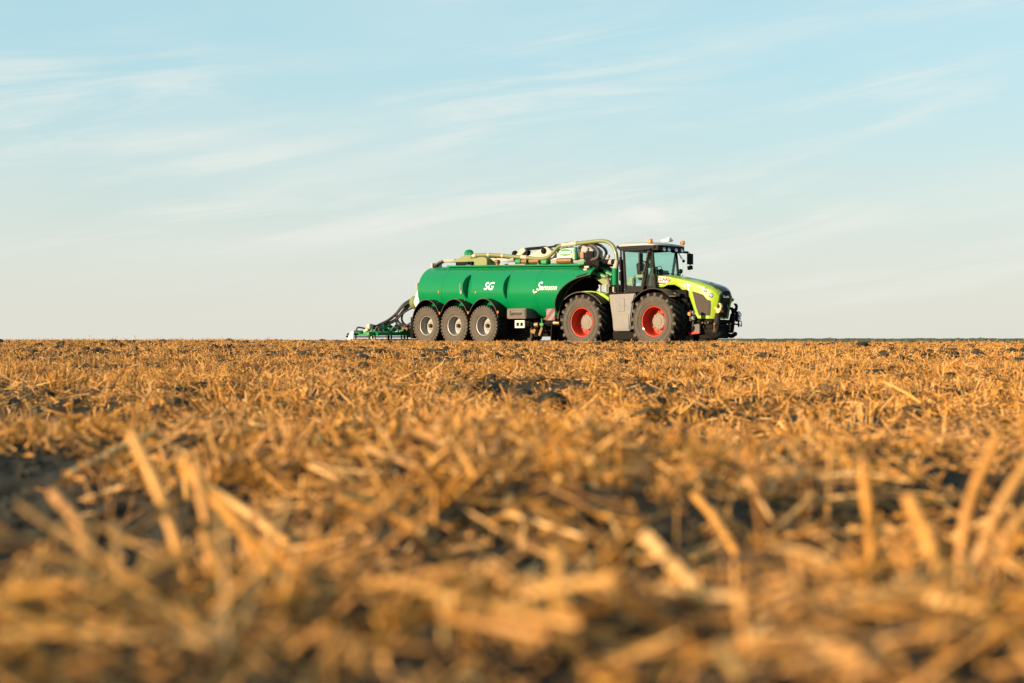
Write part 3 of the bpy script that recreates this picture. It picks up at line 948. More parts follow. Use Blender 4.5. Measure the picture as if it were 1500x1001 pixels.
    def side_decal(name, pts, mat, off=0.006, parent=hood, depth=0.02, nx=8):
        """patch of the hood's side following its curvature; pts outline in XZ"""
        bm = bmesh.new()
        vs = [bm.verts.new((x, 0, z)) for x, z in pts]
        fc = bm.faces.new(vs)
        x0, x1 = min(p[0] for p in pts), max(p[0] for p in pts)
        for i in range(1, nx):
            xc = x0+(x1-x0)*i/nx
            bmesh.ops.bisect_plane(bm, geom=bm.verts[:]+bm.edges[:]+bm.faces[:], plane_co=(xc,0,0), plane_no=(1,0,0))
        bmesh.ops.triangulate(bm, faces=bm.faces[:])
        for s in (-1, 1):
            b2 = bm.copy()
            for v in b2.verts:
                k = max(0.0, (v.co.x-3.3)/(4.06-3.3))
                v.co.y = s*(side_y(v.co.x, v.co.z)+off)
                v.co.x += lin(LEAN, v.co.z)*k
            r = bmesh.ops.extrude_face_region(b2, geom=b2.faces[:])
            for e in r['geom']:
                if isinstance(e, bmesh.types.BMVert): e.co.y -= s*depth
            bmesh.ops.recalc_face_normals(b2, faces=b2.faces[:])
            me = bpy.data.meshes.new(name); b2.to_mesh(me); b2.free()
            me.materials.append(mat)
            o = bpy.data.objects.new(name, me); COL.objects.link(o); o.parent = parent
        bm.free()
    side_decal('side_grille', [(2.98,2.19),(3.25,2.12),(3.47,2.05),(3.58,1.93),(3.66,1.86),(3.80,1.82),(3.84,1.6),(3.84,1.27),(3.27,1.28),(3.15,1.6)], M['grille'], 0.004, depth=0.015)
    side_decal('decal_panel', [(1.43,2.79),(2.0,2.735),(1.76,2.50),(1.26,2.46)], M['letter'], 0.005, depth=0.012, nx=4)
    for x, z0, z1, w in ((2.35,2.43,2.52,0.03),(2.46,2.37,2.50,0.035),(2.58,2.31,2.48,0.045),(2.73,2.20,2.46,0.07)):
        side_decal('stripe_decal', [(x,z1),(x+w,z1-0.01),(x+w+0.05,z0),(x+0.05,z0+0.005)], M['letter'], 0.005, depth=0.012, nx=2)
    side_decal('stripe_decal', [(2.80,2.455),(2.94,2.43),(2.94,2.39),(2.80,2.41)], M['letter'], 0.006, depth=0.012, nx=2)
    text_part('CLAAS', 'side_lettering', 0.20, M['redflag'], hood, lambda u, v, w: Vector((1.66+u, -(0.653+w), 2.67+v-0.06*u)), 0.0, 0.006)
    text_part('XERION', 'side_lettering', 0.105, M['dark'], hood, lambda u, v, w: Vector((1.56+u, -(0.653+w), 2.525+v)), 0.0, 0.002)
    # headlamps on the chamfered corners
    for s in (-1, 1):
        for x, z, r_ in ((3.60,2.22,0.075),(3.80,2.02,0.075)):
            lm = MB()
            yy = side_y(x, z)+0.004
            a = R(-35)
            lm.lathe([(-0.03,r_*1.15),(0.012,r_*1.15),(0.016,r_),(0.005,r_*0.9)], (0,0,0), 'Y', 20, 0)
            lm.lathe([(0.004,r_*0.9),(0.014,0.0001)], (0,0,0), 'Y', 20, 1)
            o = lm.build('headlight', [M['gloss'], M['lens']], hood)
            o.location = (x, s*yy, z)
            o.rotation_euler = (0, 0, R(-22) if s > 0 else R(180+22))
    # black top panel and front grille
    def top_z(x, y):
        t, cr, hw = lin(TOP, x), lin(CRN, x), lin(HW, x)
        k = max(0.0, (x-3.3)/(4.06-3.3))
        prof = [(0,t+cr,x+.09*k),(hw*.38,t+cr*.9,x+.07*k),(hw*.72,t+cr*.55,x+.03*k),(hw-.07,t+.018,x),(hw-.02,t-.012,x)]
        ya = abs(y)
        for (y0, z0, x0), (y1, z1, x1) in zip(prof, prof[1:]):
            if ya <= y1: 
                u = (ya-y0)/(y1-y0); return x0+(x1-x0)*u, z0+(z1-z0)*u
        return x, t-.012
    g = MB(); vs = []; cols = [-1,-.8,-.6,-.38,-.2,0,.2,.38,.6,.8,1]
    gx_ = [3.02,3.2,3.35,3.5,3.65,3.78,3.88,3.96,4.02,4.06]
    for x in gx_:
        wd = min(0.41, 0.22+0.30*(x-3.02)/0.6)
        wd = min(wd, lin(HW, x)-0.10)
        for cq in cols:
            xx, z = top_z(x, wd*cq); vs.append((xx+0.004, wd*cq, z+0.007))
    nn = len(cols)
    for z in (1.95,1.8,1.6,1.4,1.22):
        k = 1.0; wd = 0.33-0.05*(1.95-z)/0.73
        for cq in cols: vs.append((4.06+lin(LEAN, z)+0.012, wd*cq, z))
    nr_ = len(gx_)+5
    g.add(vs, [(i*nn+j, i*nn+j+1, (i+1)*nn+j+1, (i+1)*nn+j) for i in range(nr_-1) for j in range(nn-1)])
    fg = g.build('front_grille', M['gloss'], hood, angle=50)
    mh = MB()
    for i in range(9):
        z = 1.28+0.075*i
        mh.bx(4.06+lin(LEAN, z)+0.006, 4.06+lin(LEAN, z)+0.026, -0.26, 0.26, z, z+0.02)
    mh.build('grille_slats', M['dark'], fg)
    text_part('CLAAS', 'front_lettering', 0.12, M['letter'], hood, lambda u, v, w: Vector((4.085+w, u, 1.97+v)), 0.0, 0.006)
    e = MB(); xx, z = top_z(3.45, 0); e.box((xx, -0.02, z+0.014), (0.16,0.16,0.012), (0, R(20), R(45))); e.build('hood_emblem', M['steel'], hood, 0.003)
    # dark intake on the hood's top
    iv = MB(); vs = []
    for x in (2.42,2.6,2.8,3.0,3.14):
        wd = {2.42:0.02,2.6:0.2,2.8:0.26,3.0:0.2,3.14:0.03}[x]
        for cq in (-1,0,1):
            a_, z = top_z(x, 0.02+wd*cq); vs.append((a_, 0.02+wd*cq, z+0.008))
    iv.add(vs, [(i*3+j, i*3+j+1, (i+1)*3+j+1, (i+1)*3+j) for i in range(4) for j in range(2)])
    iv.build('hood_vent', M['gloss'], hood)

    # cab -------------------------------------------------------------
    k = MB()
    def beam(a, b, w, d):
        a, b = Vector(a), Vector(b)
        ax = (b-a); L = ax.length
        o = len(k.v); k.box((0,0,L/2), (w, d, L))
        q = ax.to_track_quat('Z', 'Y').to_matrix()
        # keep the section aligned with the vehicle's x axis
        zx = ax.normalized(); xx = Vector((1,0,0)); xx = (xx-zx*xx.dot(zx)).normalized(); yy = zx.cross(xx)
        mt = Matrix((xx, yy, zx)).transposed()
        for i in range(o, len(k.v)): k.v[i] = tuple(mt @ Vector(k.v[i])+a)
    for s in (-1, 1):
        beam((-0.02, s*0.86, 2.3), (-0.16, s*0.84, 4.0), 0.10, 0.07)
        beam((0.80, s*0.86, 2.25), (1.17, s*0.80, 3.95), 0.10, 0.07)
        beam((1.36, s*0.74, 2.3), (1.18, s*0.74, 3.92), 0.085, 0.08)
        k.bx(-0.2, 1.2, s*0.86-0.04, s*0.86+0.04, 3.82, 3.92)
    k.bx(-0.06, 0.86, -0.87, 0.87, 2.20, 2.44)
    k.bx(0.86, 1.34, -0.74, 0.74, 2.1, 2.42)
    k.bx(-0.2, -0.12, -0.84, 0.84, 3.8, 3.92)
    cabf = k.build('cab_frame', M['black'], T, 0.015)
    # paler strip that paints the lit inner face of the slanted door pillar
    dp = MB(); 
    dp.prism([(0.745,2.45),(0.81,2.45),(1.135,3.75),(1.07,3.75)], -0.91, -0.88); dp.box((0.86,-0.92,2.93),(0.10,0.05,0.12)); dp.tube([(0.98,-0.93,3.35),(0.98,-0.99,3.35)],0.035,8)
    dp.build('door_pillar_lit_face', M['grille'], cabf, 0.01)
    rf = MB()
    sec = []
    for x, t, b, hw in ((-0.42,4.06,4.00,0.80),(-0.36,4.11,3.98,0.90),(-0.1,4.15,3.98,0.95),(0.5,4.13,3.98,0.96),(1.0,4.11,3.98,0.95),(1.35,4.06,3.97,0.90),(1.54,4.03,3.97,0.82),(1.60,3.99,3.97,0.74)):
        half = [(hw*0.97, b), (hw, b+0.015), (hw, max(b+0.02, t-0.06)), (hw-0.04, t-0.02), (hw-0.2, t), (0, t+0.03)]
        sec.append([(x, -y, z) for y, z in half]+[(x, y, z) for y, z in half[-2::-1]])
    m2 = len(sec[0])
    rf.add([p for r_ in sec for p in r_], [(i*m2+j, i*m2+(j+1) % m2, (i+1)*m2+(j+1) % m2, (i+1)*m2+j) for i in range(len(sec)-1) for j in range(m2)])
    rf.add(sec[0], [tuple(range(m2))]); rf.add(sec[-1], [tuple(range(m2))])
    M['roofw'] = pmat('roof_white', (0.29, 0.29, 0.30), 0.4, var=0.05, dust=0.15)
    roof = rf.build('roof', M['roofw'], T, angle=40)
    u = MB(); u.bx(-0.38,1.40,-0.90,0.90,3.86,3.985); u.box((1.36,0,3.89),(0.36,1.66,0.18)); u.box((-0.36,0,3.98),(0.16,1.8,0.08)); u.box((1.47,0.45,3.80),(0.2,0.55,0.14))
    u.box((-0.40,-0.88,3.98),(0.12,0.1,0.12))
    u.build('roof_underside', M['black'], roof, 0.02)
    for y in (-0.5,-0.2,0.25,0.62):
        l = MB(); l.lathe([(-0.05,0.075),(0.03,0.075),(0.04,0.065),(0.03,0.0001)], (1.555,y,3.83), 'X', 16); l.build('roof_lamp', M['lens'], roof)
    hb = MB(); hb.box((1.05,0.35,4.23),(0.42,0.3,0.10)); hb.box((1.15,0.35,4.30),(0.16,0.16,0.09)); hb.tube([(0.2,0.1,4.2),(0.2,0.1,4.42)],0.01,5)
    build_each(hb, 'roof_aerial', M['white'], roof, 0.03)
    for x, y in ((1.19,-0.86),(1.42,0.86)):
        b = MB(); b.lathe([(-0.07,0.05),(-0.04,0.09),(0.05,0.09),(0.09,0.075),(0.11,0.0001)], (x,y,4.13), 'Z', 16); b.build('beacon', M['orange'], roof)
    # glazing
    def pane(pts, name='window'):
        g = MB(); P = [Vector(p) for p in pts]
        n = (P[1]-P[0]).cross(P[2]-P[0]).normalized()*0.006
        kk = len(P)
        g.add([p+n for p in P]+[p-n for p in P], [tuple(range(kk)), tuple(range(2*kk-1, kk-1, -1))]+[(i, i+kk, (i+1) % kk+kk, (i+1) % kk) for i in range(kk)])
        return g.build(name, M['glass'], cabf)
    for s in (-1, 1):
        pane([(0.02,s*0.86,2.44),(0.80,s*0.86,2.44),(1.11,s*0.81,3.82),(-0.09,s*0.845,3.82)], 'side_window')
        pane([(0.90,s*0.82,2.42),(1.32,s*0.75,2.42),(1.18,s*0.75,3.80),(1.16,s*0.79,3.80)], 'quarter_window')
    pane([(1.37,-0.70,2.42),(1.37,0.70,2.42),(1.20,0.70,3.82),(1.20,-0.70,3.82)], 'windscreen')
    pane([(-0.10,-0.80,2.6),(-0.10,0.80,2.6),(-0.17,0.80,3.82),(-0.17,-0.80,3.82)], 'rear_window')
    # interior
    s_ = MB(); s_.box((0.25,0.05,2.78),(0.5,0.52,0.16)); s_.box((0.02,0.05,3.08),(0.14,0.5,0.62),(0,R(-8),0)); s_.box((0.0,0.05,3.46),(0.10,0.28,0.18),(0,R(-8),0)); s_.box((0.25,0.05,2.56),(0.3,0.3,0.3))
    s_.build('seat', M['interior'], T, 0.05)
    s_ = MB(); s_.box((0.30,-0.38,2.84),(0.5,0.16,0.12)); s_.box((0.62,-0.40,2.98),(0.10,0.22,0.28)); s_.box((0.05,0.55,2.7),(0.4,0.3,0.5)); s_.box((0.15,-0.70,2.62),(0.28,0.22,0.30))
    build_each(s_, 'console', M['beige'], T, 0.03)
    s_ = MB(); s_.tube([(1.12,0.05,2.4),(0.86,0.05,3.02)],0.05,8); s_.box((1.15,0.05,2.75),(0.28,0.4,0.55),(0,R(-18),0)); s_.box((1.20,-0.52,2.62),(0.22,0.36,0.4))
    for i in range(20):
        a0, a1 = 2*PI*i/20, 2*PI*(i+1)/20
        def wp(a): return (0.84+0.08*math.sin(a), 0.05+0.21*math.cos(a), 3.04+0.19*math.sin(a))
        s_.tube([wp(a0), wp(a1)], 0.018, 6)
    s_.prism([(0.86,2.43),(1.31,2.43),(1.24,3.18),(1.08,3.14)], -0.70, -0.46)
    s_.build('steering_column', M['interior'], T, 0.01)
    s_ = MB(); s_.box((0.03,0.5,3.3),(0.05,0.28,0.2)); s_.box((0.2,0.82,3.0),(0.4,0.03,0.3)); build_each(s_, 'cab_screen', M['beige'], T, 0.015)
    # mirrors
    mi = MB(); mi.box((1.15,-1.40,3.44),(0.06,0.26,0.44),(0,0,R(10))); mi.box((1.15,-1.40,3.09),(0.06,0.28,0.19),(0,0,R(10)))
    mi.tube([(1.20,-0.82,3.80),(1.17,-1.25,3.78),(1.16,-1.40,3.72),(1.16,-1.40,3.05)],0.022,6)
    mi.build('mirror', M['black'], T, 0.03)
    mi = MB(); mi.box((1.33,1.46,3.54),(0.10,0.24,0.42),(0,0,R(-20))); mi.box((1.33,1.46,3.20),(0.10,0.2,0.16),(R(10),0,R(-20)))
    mi.tube([(1.25,0.82,3.80),(1.29,1.30,3.82),(1.33,1.46,3.76),(1.33,1.46,3.15)],0.028,6); mi.box((1.28,1.18,3.80),(0.06,0.42,0.09))
    mi.build('mirror', M['black'], T, 0.03)
    mi = MB(); mi.tube([(1.42,0.55,2.9),(1.30,-0.3,2.95)],0.015,5); mi.box((1.36,-0.42,2.95),(0.08,0.2,0.26)); mi.ball((1.3,1.08,3.45),0.06,8)
    mi.tube([(1.25,0.82,3.75),(1.3,1.08,3.5)],0.012,5); build_each(mi, 'blind_spot_mirror', M['black'], T, 0.02)
    gr = MB(); gr.tube(spline([(1.30,0.76,3.75),(1.36,0.86,3.5),(1.42,0.86,2.9),(1.40,0.74,2.75)],5),0.022,6); gr.build('grab_rail', M['letter'], T)
    l = MB(); l.lathe([(-0.06,0.05),(-0.03,0.09),(0.03,0.09),(0.035,0.075),(0.02,0.0001)], (1.98,0.0,2.99), 'X', 18); l.tube([(1.96,0,2.92),(1.94,0,2.78)],0.025,6); l.build('hood_lamp', M['black'], T)
    # steps and rear of the cab
    st = MB()
    for z in (0.55,0.9,1.25,1.6): st.bx(0.95,1.25,-1.3,-0.85,z,z+0.04)
    st.bx(0.92,0.96,-1.3,-0.85,0.5,2.1); build_each(st, 'cab_step', M['dark'], T)
    ex = MB(); ex.tube([(-0.30,-0.80,2.15),(-0.32,-0.80,3.95)],0.035,8); ex.tube([(-0.28,-0.72,2.2),(-0.30,-0.72,3.5)],0.05,8); ex.box((-0.33,-0.8,3.35),(0.08,0.08,0.5)); ex.box((-0.33,-0.8,2.85),(0.1,0.09,0.35))
    build_each(ex, 'rear_rail', M['dark'], T)
    hy = MB()
    for i in range(7):
        y = -0.75+0.22*i
        hy.tube(spline([(-0.55,y,2.1),(-0.62-0.06*(i % 3),y,2.42),(-0.85,y+0.05,2.5),(-1.15,y*0.7,2.35-0.03*i)],5),0.032,6)
    hy.box((-0.75,0,2.1),(0.6,1.5,0.22)); hy.box((-0.55,-0.6,2.35),(0.2,0.3,0.3))
    build_each(hy, 'hydraulic_hoses', M['dark'], T)
    cp = MB()
    for x, y in ((-1.02,-0.85),(-1.38,-0.8),(-0.85,-0.6)):
        cp.tube([(x,y,2.25),(x,y,2.50)],0.05,8); cp.tube([(x,y,2.5),(x,y,2.54)],0.065,8)
    build_each(cp, 'hose_coupling', M['cream'], T)

    # front linkage ---------------------------------------------------------
    fr = MB()
    fr.bx(2.9,3.78,-0.52,0.52,0.78,1.13); fr.bx(3.2,3.9,-0.62,0.62,1.0,1.12); fr.box((3.55,0,0.62),(0.7,0.9,0.4)); fr.box((3.1,0,0.45),(0.7,0.8,0.45)); fr.tube([(3.85,-0.62,0.86),(3.85,0.62,0.86)],0.09,10)
    for s in (-1, 1):
        fr.tube([(3.5,s*0.45,0.62),(4.02,s*0.47,0.50),(4.22,s*0.47,0.62)],0.09,8)
    fr.build('linkage_frame', M['dark'], T, 0.03)
    for s in (-1, 1):
        a = MB()
        a.prism([(3.80,0.62),(4.06,0.62),(4.12,1.0),(4.14,1.38),(3.98,1.38),(3.86,0.95)], s*0.48-0.07, s*0.48+0.07)
        la = a.build('linkage_arm', M['black'], T, 0.03)
        hk = MB()
        pts = [(4.02,1.36),(4.0,1.47),(3.93,1.53),(3.95,1.60),(4.03,1.58),(4.08,1.53),(4.15,1.53),(4.19,1.59),(4.16,1.67),(4.11,1.70),(4.14,1.74),(4.22,1.71),(4.26,1.62),(4.24,1.50),(4.18,1.40),(4.14,1.36)]
        hk.prism(pts, s*0.48-0.055, s*0.48+0.055)
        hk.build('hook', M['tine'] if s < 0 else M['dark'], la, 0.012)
        rm = MB(); rm.tube([(3.98,s*0.48-0.10,0.92),(3.95,s*0.48-0.02,0.66)],0.05,8); rm.ball((4.0,s*0.48-0.10,0.95),0.06,8); rm.build('lift_ram', M['brass'], la)
    for s, x in ((-1, 3.35), (1, 3.55)):
        y = -1.02 if s < 0 else 1.60
        br = MB(); br.box((x-0.02,y,1.02),(0.06,0.06,0.34)); br.tube([(x,s*0.5,1.02),(x,y,0.95)],0.035,6); br.box((x-0.06,y-s*0.0,1.26),(0.10,0.24,0.40))
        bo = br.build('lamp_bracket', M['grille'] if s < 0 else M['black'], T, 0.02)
        lm = MB(); lm.lathe([(-0.02,0.085),(0.02,0.085),(0.03,0.07),(0.022,0.0001)], (x+0.0,y+s*0.02,1.36), 'X', 16); lm.lathe([(-0.02,0.085),(0.02,0.085),(0.03,0.07),(0.022,0.0001)], (x,y+s*0.02,1.17), 'X', 16)
        build_each(lm, 'headlight', M['lens'], bo)
        om = MB(); om.box((x-0.07,y+s*0.16,1.33),(0.12,0.07,0.12)); build_each(om, 'marker_lamp', M['orange'], bo, 0.015)
    cb = MB(); cb.tube(spline([(3.6,1.45,1.02),(3.62,1.66,0.88),(3.6,1.66,1.1)],5),0.018,5); cb.build('lamp_cable', M['dark'], T)
    mk = MB(); mk.box((3.80,0.66,1.80),(0.10,0.12,0.12)); mk.ball((3.84,0.74,1.88),0.07,8); build_each(mk, 'marker_lamp', M['brass'], T, 0.02)
    cpb = MB()
    for i in range(4): cpb.tube([(3.35+0.13*i,-0.64,1.0),(3.38+0.13*i,-0.70,0.98+0.03*(i % 2))],0.035,7)
    build_each(cpb, 'hose_coupling', M['brass'], T)
    b = MB(); b.box((3.16,-0.62,0.82),(0.40,0.10,0.30)); b.build('weight_panel', M['grey'], T, 0.015)
    b = MB(); b.prism([(2.86,0.66),(3.40,0.68),(3.36,0.60),(3.05,0.58),(2.95,0.50)], -0.70, -0.56); b.build('red_bracket', M['red'], T, 0.01)
    b = MB(); b.box((2.75,-0.62,0.40),(0.5,0.12,0.24)); b.box((2.95,-0.62,0.50),(0.14,0.1,0.3)); b.build('belly_plate', M['grille'], T, 0.02)
    hs = MB(); hs.tube(spline([(4.02,0.15,1.7),(4.1,0.1,1.5),(4.05,0.08,1.3),(3.9,0.1,1.15)],5),0.022,6); hs.ball((4.02,-0.15,1.42),0.06,8); build_each(hs, 'hydraulic_hoses', M['blackhose'], T)
    return T
make_tractor()

# ------------------------------------------------------------------ slurry tanker
TR = 1.13
def tz(x): return 2.30-0.0275*(x+4.0)          # tank axis height
def cut_x(z):                                   # front end: arched to clear the tractor wheels
    return -1.85 if z >= 2.96 else -1.85-math.sqrt(max(0.0, 1.9**2-(z-1.06)**2))*(1.0 if z < 2.9 else 1.0)
def make_tanker():
    T = empty('slurry_tanker', W2(-8.0, 0), HEAD, 'long shiny green three axle slurry tanker with silver rims, behind the lime tractor', 'slurry tanker')
    OX = -8.0
    G = Matrix.Translation((-OX, 0, 0))
    def put(mb):                                # measured in the tractor's frame, moved to the tanker's own origin
        mb.v = [(p[0]-OX, p[1], p[2]) for p in mb.v]
        return mb
    def S(fn):
        return lambda u, v, w: Vector(fn(u, v, w))-Vector((OX, 0, 0))
    # tank shell
    t = MB(); nph = 72
    PH = [2*PI*k/nph for k in range(nph)]
    NS = 60; rows = []
    x0 = -11.72
    for r_, dx_ in ((0.0001,-0.30),(0.35,-0.28),(0.65,-0.22),(0.88,-0.13),(1.02,-0.05)):
        rows.append([(x0+dx_, r_*math.sin(p), tz(x0)+r_*math.cos(p)) for p in PH])
    rows.append([(x0-0.012, 1.115*math.sin(p), tz(x0)+1.115*math.cos(p)) for p in PH])
    for i in range(NS+1):
        row = []
        for p in PH:
            z = tz(-3)+TR*math.cos(p); xe = cut_x(z)
            s = i/NS; x = x0+(xe-x0)*s
            row.append((x, TR*math.sin(p), tz(x)+TR*math.cos(p)))
        rows.append(row)
    t.add([p for r_ in rows for p in r_], [(i*nph+k, i*nph+(k+1) % nph, (i+1)*nph+(k+1) % nph, (i+1)*nph+k) for i in range(len(rows)-1) for k in range(nph)])
    last = rows[-1]
    # arched front wall
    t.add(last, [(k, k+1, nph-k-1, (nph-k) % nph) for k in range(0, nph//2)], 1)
    # weld seams
    for x in (-10.2, -6.27, -4.6):
        for dx_ in (0,):
            ring = []
            for a, rr in ((-0.03,TR-0.002),(-0.02,TR+0.008),(0.02,TR+0.008),(0.03,TR-0.002)):
                ring.append((a, rr))
            t.lathe(ring, (x,0,tz(x)), 'X', 72)
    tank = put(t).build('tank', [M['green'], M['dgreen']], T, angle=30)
    # front lip of the arch
    lp = MB()
    zs = [1.2+0.1*i for i in range(21)]
    pth = []
    for p in PH[:nph//2+1][::-1]:
        z = tz(-3)+TR*math.cos(p); xe = cut_x(z)
        pth.append((xe+0.02, -TR*math.sin(p), tz(xe)+TR*math.cos(p)))
    lp.tube(pth[2:-4], 0.03, 6)
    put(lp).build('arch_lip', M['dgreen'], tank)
    # crescent ring brackets on the shell
    for xb in (-8.62, -6.27):
        for s in (-1, 1):
            b = MB(); pts = []
            n = 16
            for i in range(n+1):
                a = R(-15+55*i/n)                     # from below to above the axis
                pr = (0.24 if xb < -7 else 0.17)*math.sin(PI*i/n)**0.8*(1.15-0.4*abs(i/n-0.45))
                ri, ro = TR-0.02, TR+0.004+pr
                zc = tz(xb)
                for r_ in (ri, ro):
                    for dx_ in (-0.025, 0.025):
                        pts.append((xb+dx_, s*r_*math.cos(a), zc+r_*math.sin(a)))
            fs = []
            for i in range(n):
                o = i*4
                fs += [(o,o+1,o+5,o+4),(o+1,o+3,o+7,o+5),(o+3,o+2,o+6,o+7),(o+2,o,o+4,o+6)]
            fs += [(0,2,3,1),(n*4,n*4+1,n*4+3,n*4+2)]
            b.add(pts, fs)
            put(b).build('ring_bracket', M['green'], tank, angle=40)
    hd = MB(); hd.tube([(-8.72,-1.39,2.45),(-8.72,-1.40,2.78)],0.03,6); hd.box((-8.70,-1.36,2.42),(0.10,0.06,0.16)); put(hd).build('level_gauge', M['greybox'], tank)
    for x in (-10.35,-8.05,-4.62):
        q = MB(); q.box((x,-TR-0.01,tz(x)-0.02),(0.05,0.03,0.09)); put(q).build('side_reflector', M['orange'], tank, 0.006)
    # lettering on the curved shell
    def on_tank(xc, zc):
        def f(u, v, w):
            z = zc+v-0.0275*u; x = xc+u
            dz = z-tz(x)
            return (x, -math.sqrt(max(0.01, TR*TR-dz*dz))-0.006-w, z)
        return S(f)
    text_part('SG', 'tank_lettering', 0.47, M['letter'], tank, on_tank(-7.30, 2.62), 0.30, 0.004, 1.0)
    text_part('S', 'tank_lettering', 0.50, M['letter'], tank, on_tank(-4.42, 2.54), 0.35, 0.002)
    text_part('amson', 'tank_lettering', 0.34, M['letter'], tank, on_tank(-3.86, 2.49), 0.30, 0.0, 1.02)
    sw = MB()
    f = on_tank(-4.42, 2.53)
    pp = [f(*q) for q in ((-0.22,-0.12,0),(-0.26,-0.18,0),(-0.20,-0.23,0),(-0.05,-0.20,0))]
    sw.tube(spline(pp, 6), 0.024, 6); sw.build('tank_lettering', M['letter'], tank)

    # running gear
    fr = MB()
    fr.bx(-11.9,-3.2,-0.42,-0.26,1.05,1.40); fr.bx(-11.9,-3.2,0.26,0.42,1.05,1.40); fr.bx(-11.6,-6.2,-0.55,0.55,0.8,1.2)
    fr.prism([(-4.3,1.0),(-3.1,1.0),(-3.0,1.35),(-4.3,1.4)], -0.7, 0.7)
    for x in (-10.80,-9.03,-7.26): fr.tube([(x,-0.9,0.975),(x,0.9,0.975)],0.12,10)
    fr.box((-5.0,0.3,0.8),(1.6,0.6,0.6)); fr.box((-11.9,0,1.2),(0.25,1.7,0.5)); fr.box((-11.9,-1.05,0.9),(0.12,0.5,0.9))
    put(fr).build('chassis', M['dark'], T, 0.02)
    w0 = tanker_wheel(T)
    w0.location = (-10.80-OX, -1.13, 0.985)
    for x, s, z in ((-9.03,1,0.975),(-7.26,1,0.965),(-10.80,-1,0.985),(-9.03,-1,0.975),(-7.26,-1,0.965)):
        w = copy_tree(w0, T); w.location = (x-OX, -1.13*s, z); w.scale = (1, s, 1); w.rotation_euler = (0, R(random.uniform(0, 60)), 0)
    for s in (-1, 1):
        for x, z, a1, a0 in ((-10.80,0.985,168,28),(-9.03,0.975,152,28),(-7.26,0.965,152,14)):
            f = MB(); f.strip(arc(x+0.02, z+0.06, 0.90, 1.07, a0, a1, 22), min(s*1.5,s*0.7), max(s*1.5,s*0.7), 0.03)
            ar_ = arc(x+0.02, z+0.06, 0.89, 1.06, max(a0,20), min(a1,160), 22)
            f.prism([(ar_[0][0], 1.0)]+ar_+[(ar_[-1][0], 1.0)], s*0.69-0.012, s*0.69+0.012)
            fo = put(f).build('fender', M['black'], T, 0.006)
            l = MB(); l.tube([(px, s*1.50, pz) for px, pz in arc(x+0.02, z+0.06, 0.91, 1.08, a0, a1, 22)], 0.016, 6)
            put(l).build('fender_lip', M['side'], fo)
            m_ = MB(); m_.box((x+0.90,s*1.50,1.52),(0.07,0.05,0.10)); build_each(put(m_), 'marker_lamp', M['orange'], fo, 0.01)
    # tool box, sockets and warning board
    b = MB(); b.bx(-6.05,-4.96,-1.30,-0.62,1.24,1.66); bo = put(b).build('tool_box', M['grey'], T, 0.03)
    b = MB(); b.bx(-5.98,-5.03,-1.318,-1.29,1.31,1.60); put(b).build('tool_box_lid', M['grey'], bo, 0.03)
    text_part('Samson', 'tool_box_lettering', 0.24, M['dark'], bo, S(lambda u, v, w: (-5.52+u, -1.322-w, 1.45+v)), 0.25, 0.002)
    b = MB(); b.bx(-5.64,-5.09,-1.24,-1.17,1.08,1.17); b.bx(-5.64,-5.09,-1.24,-1.17,0.86,0.93); b.bx(-5.64,-5.55,-1.24,-1.17,0.93,1.08); b.bx(-5.18,-5.09,-1.24,-1.17,0.93,1.08); b.bx(-5.40,-5.33,-1.24,-1.17,0.93,1.08)
    b.box((-5.36,-0.95,1.12),(0.1,0.5,0.06))
    put(b).build('socket_bracket', M['white'], T, 0.008)
    wb = MB(); wb.bx(-3.70,-3.24,-1.42,-1.40,1.15,1.62); wo_ = put(wb).build('warning_board', M['board'], T, 0.004)
    st = MB()
    X0, X1, Z0, Z1 = -3.70, -3.24, 1.15, 1.62
    def clip(poly):
        for ax, lim, sg in ((0,X0,1),(0,X1,-1),(1,Z0,1),(1,Z1,-1)):
            out = []
            for i in range(len(poly)):
                a, c = poly[i], poly[(i+1) % len(poly)]
                ia, ic = sg*(a[ax]-lim) >= 0, sg*(c[ax]-lim) >= 0
                if ia: out.append(a)
                if ia != ic:
                    q = (lim-a[ax])/(c[ax]-a[ax]); out.append((a[0]+(c[0]-a[0])*q, a[1]+(c[1]-a[1])*q))
            poly = out
            if not poly: break
        return poly
    for k in range(-3, 4):
        c0 = k*0.42
        pl = clip([(X0-1, Z0-1.05+c0), (X0+1.5, Z0+1.45+c0+0.0), (X0+1.5, Z0+1.45+c0+0.20), (X0-1, Z0-1.05+c0+0.20)])
        if len(pl) >= 3: st.prism(pl, -1.427, -1.421)
    put(st).build('board_stripes', M['boardred'], wo_)
    br = MB(); br.tube([(-3.5,-1.39,1.2),(-3.5,-1.0,1.12),(-3.5,-0.5,1.15)],0.035,6); br.box((-3.82,-1.2,1.25),(0.16,0.08,0.1)); put(br).build('board_bracket', M['brass'], T)
    # ribbed mud guard inside the arch, with flap
    mg = MB()
    cen = (-1.85, 1.06)
    pts = arc(cen[0], cen[1], 1.84, 1.84, 180, 93, 26)
    mg.strip([(pts[0][0]-0.02,0.30),(pts[0][0],0.7)]+pts, -0.76, 0.98, 0.03)
    for i in range(len(pts)):
        pass
    for k in range(10):
        y = -0.70+0.175*k
        mg.tube([(cen[0]+(px-cen[0])*0.985, y, cen[1]+(pz-cen[1])*0.985) for px, pz in pts], 0.018, 5)
    mgo = put(mg).build('mud_guard', M['black'], T)
    mf = MB(); mf.strip([(-3.76,0.22),(-3.74,0.6),(-3.70,0.98)], -1.10, -0.3, 0.03); put(mf).build('mud_flap', M['black'], T)
    ml = MB(); ml.tube([(px+0.015, -0.75, pz-0.0) for px, pz in pts], 0.022, 6); put(ml).build('mud_guard_lip', M['grey'], mgo)
    # pipes under the front
    pp = MB()
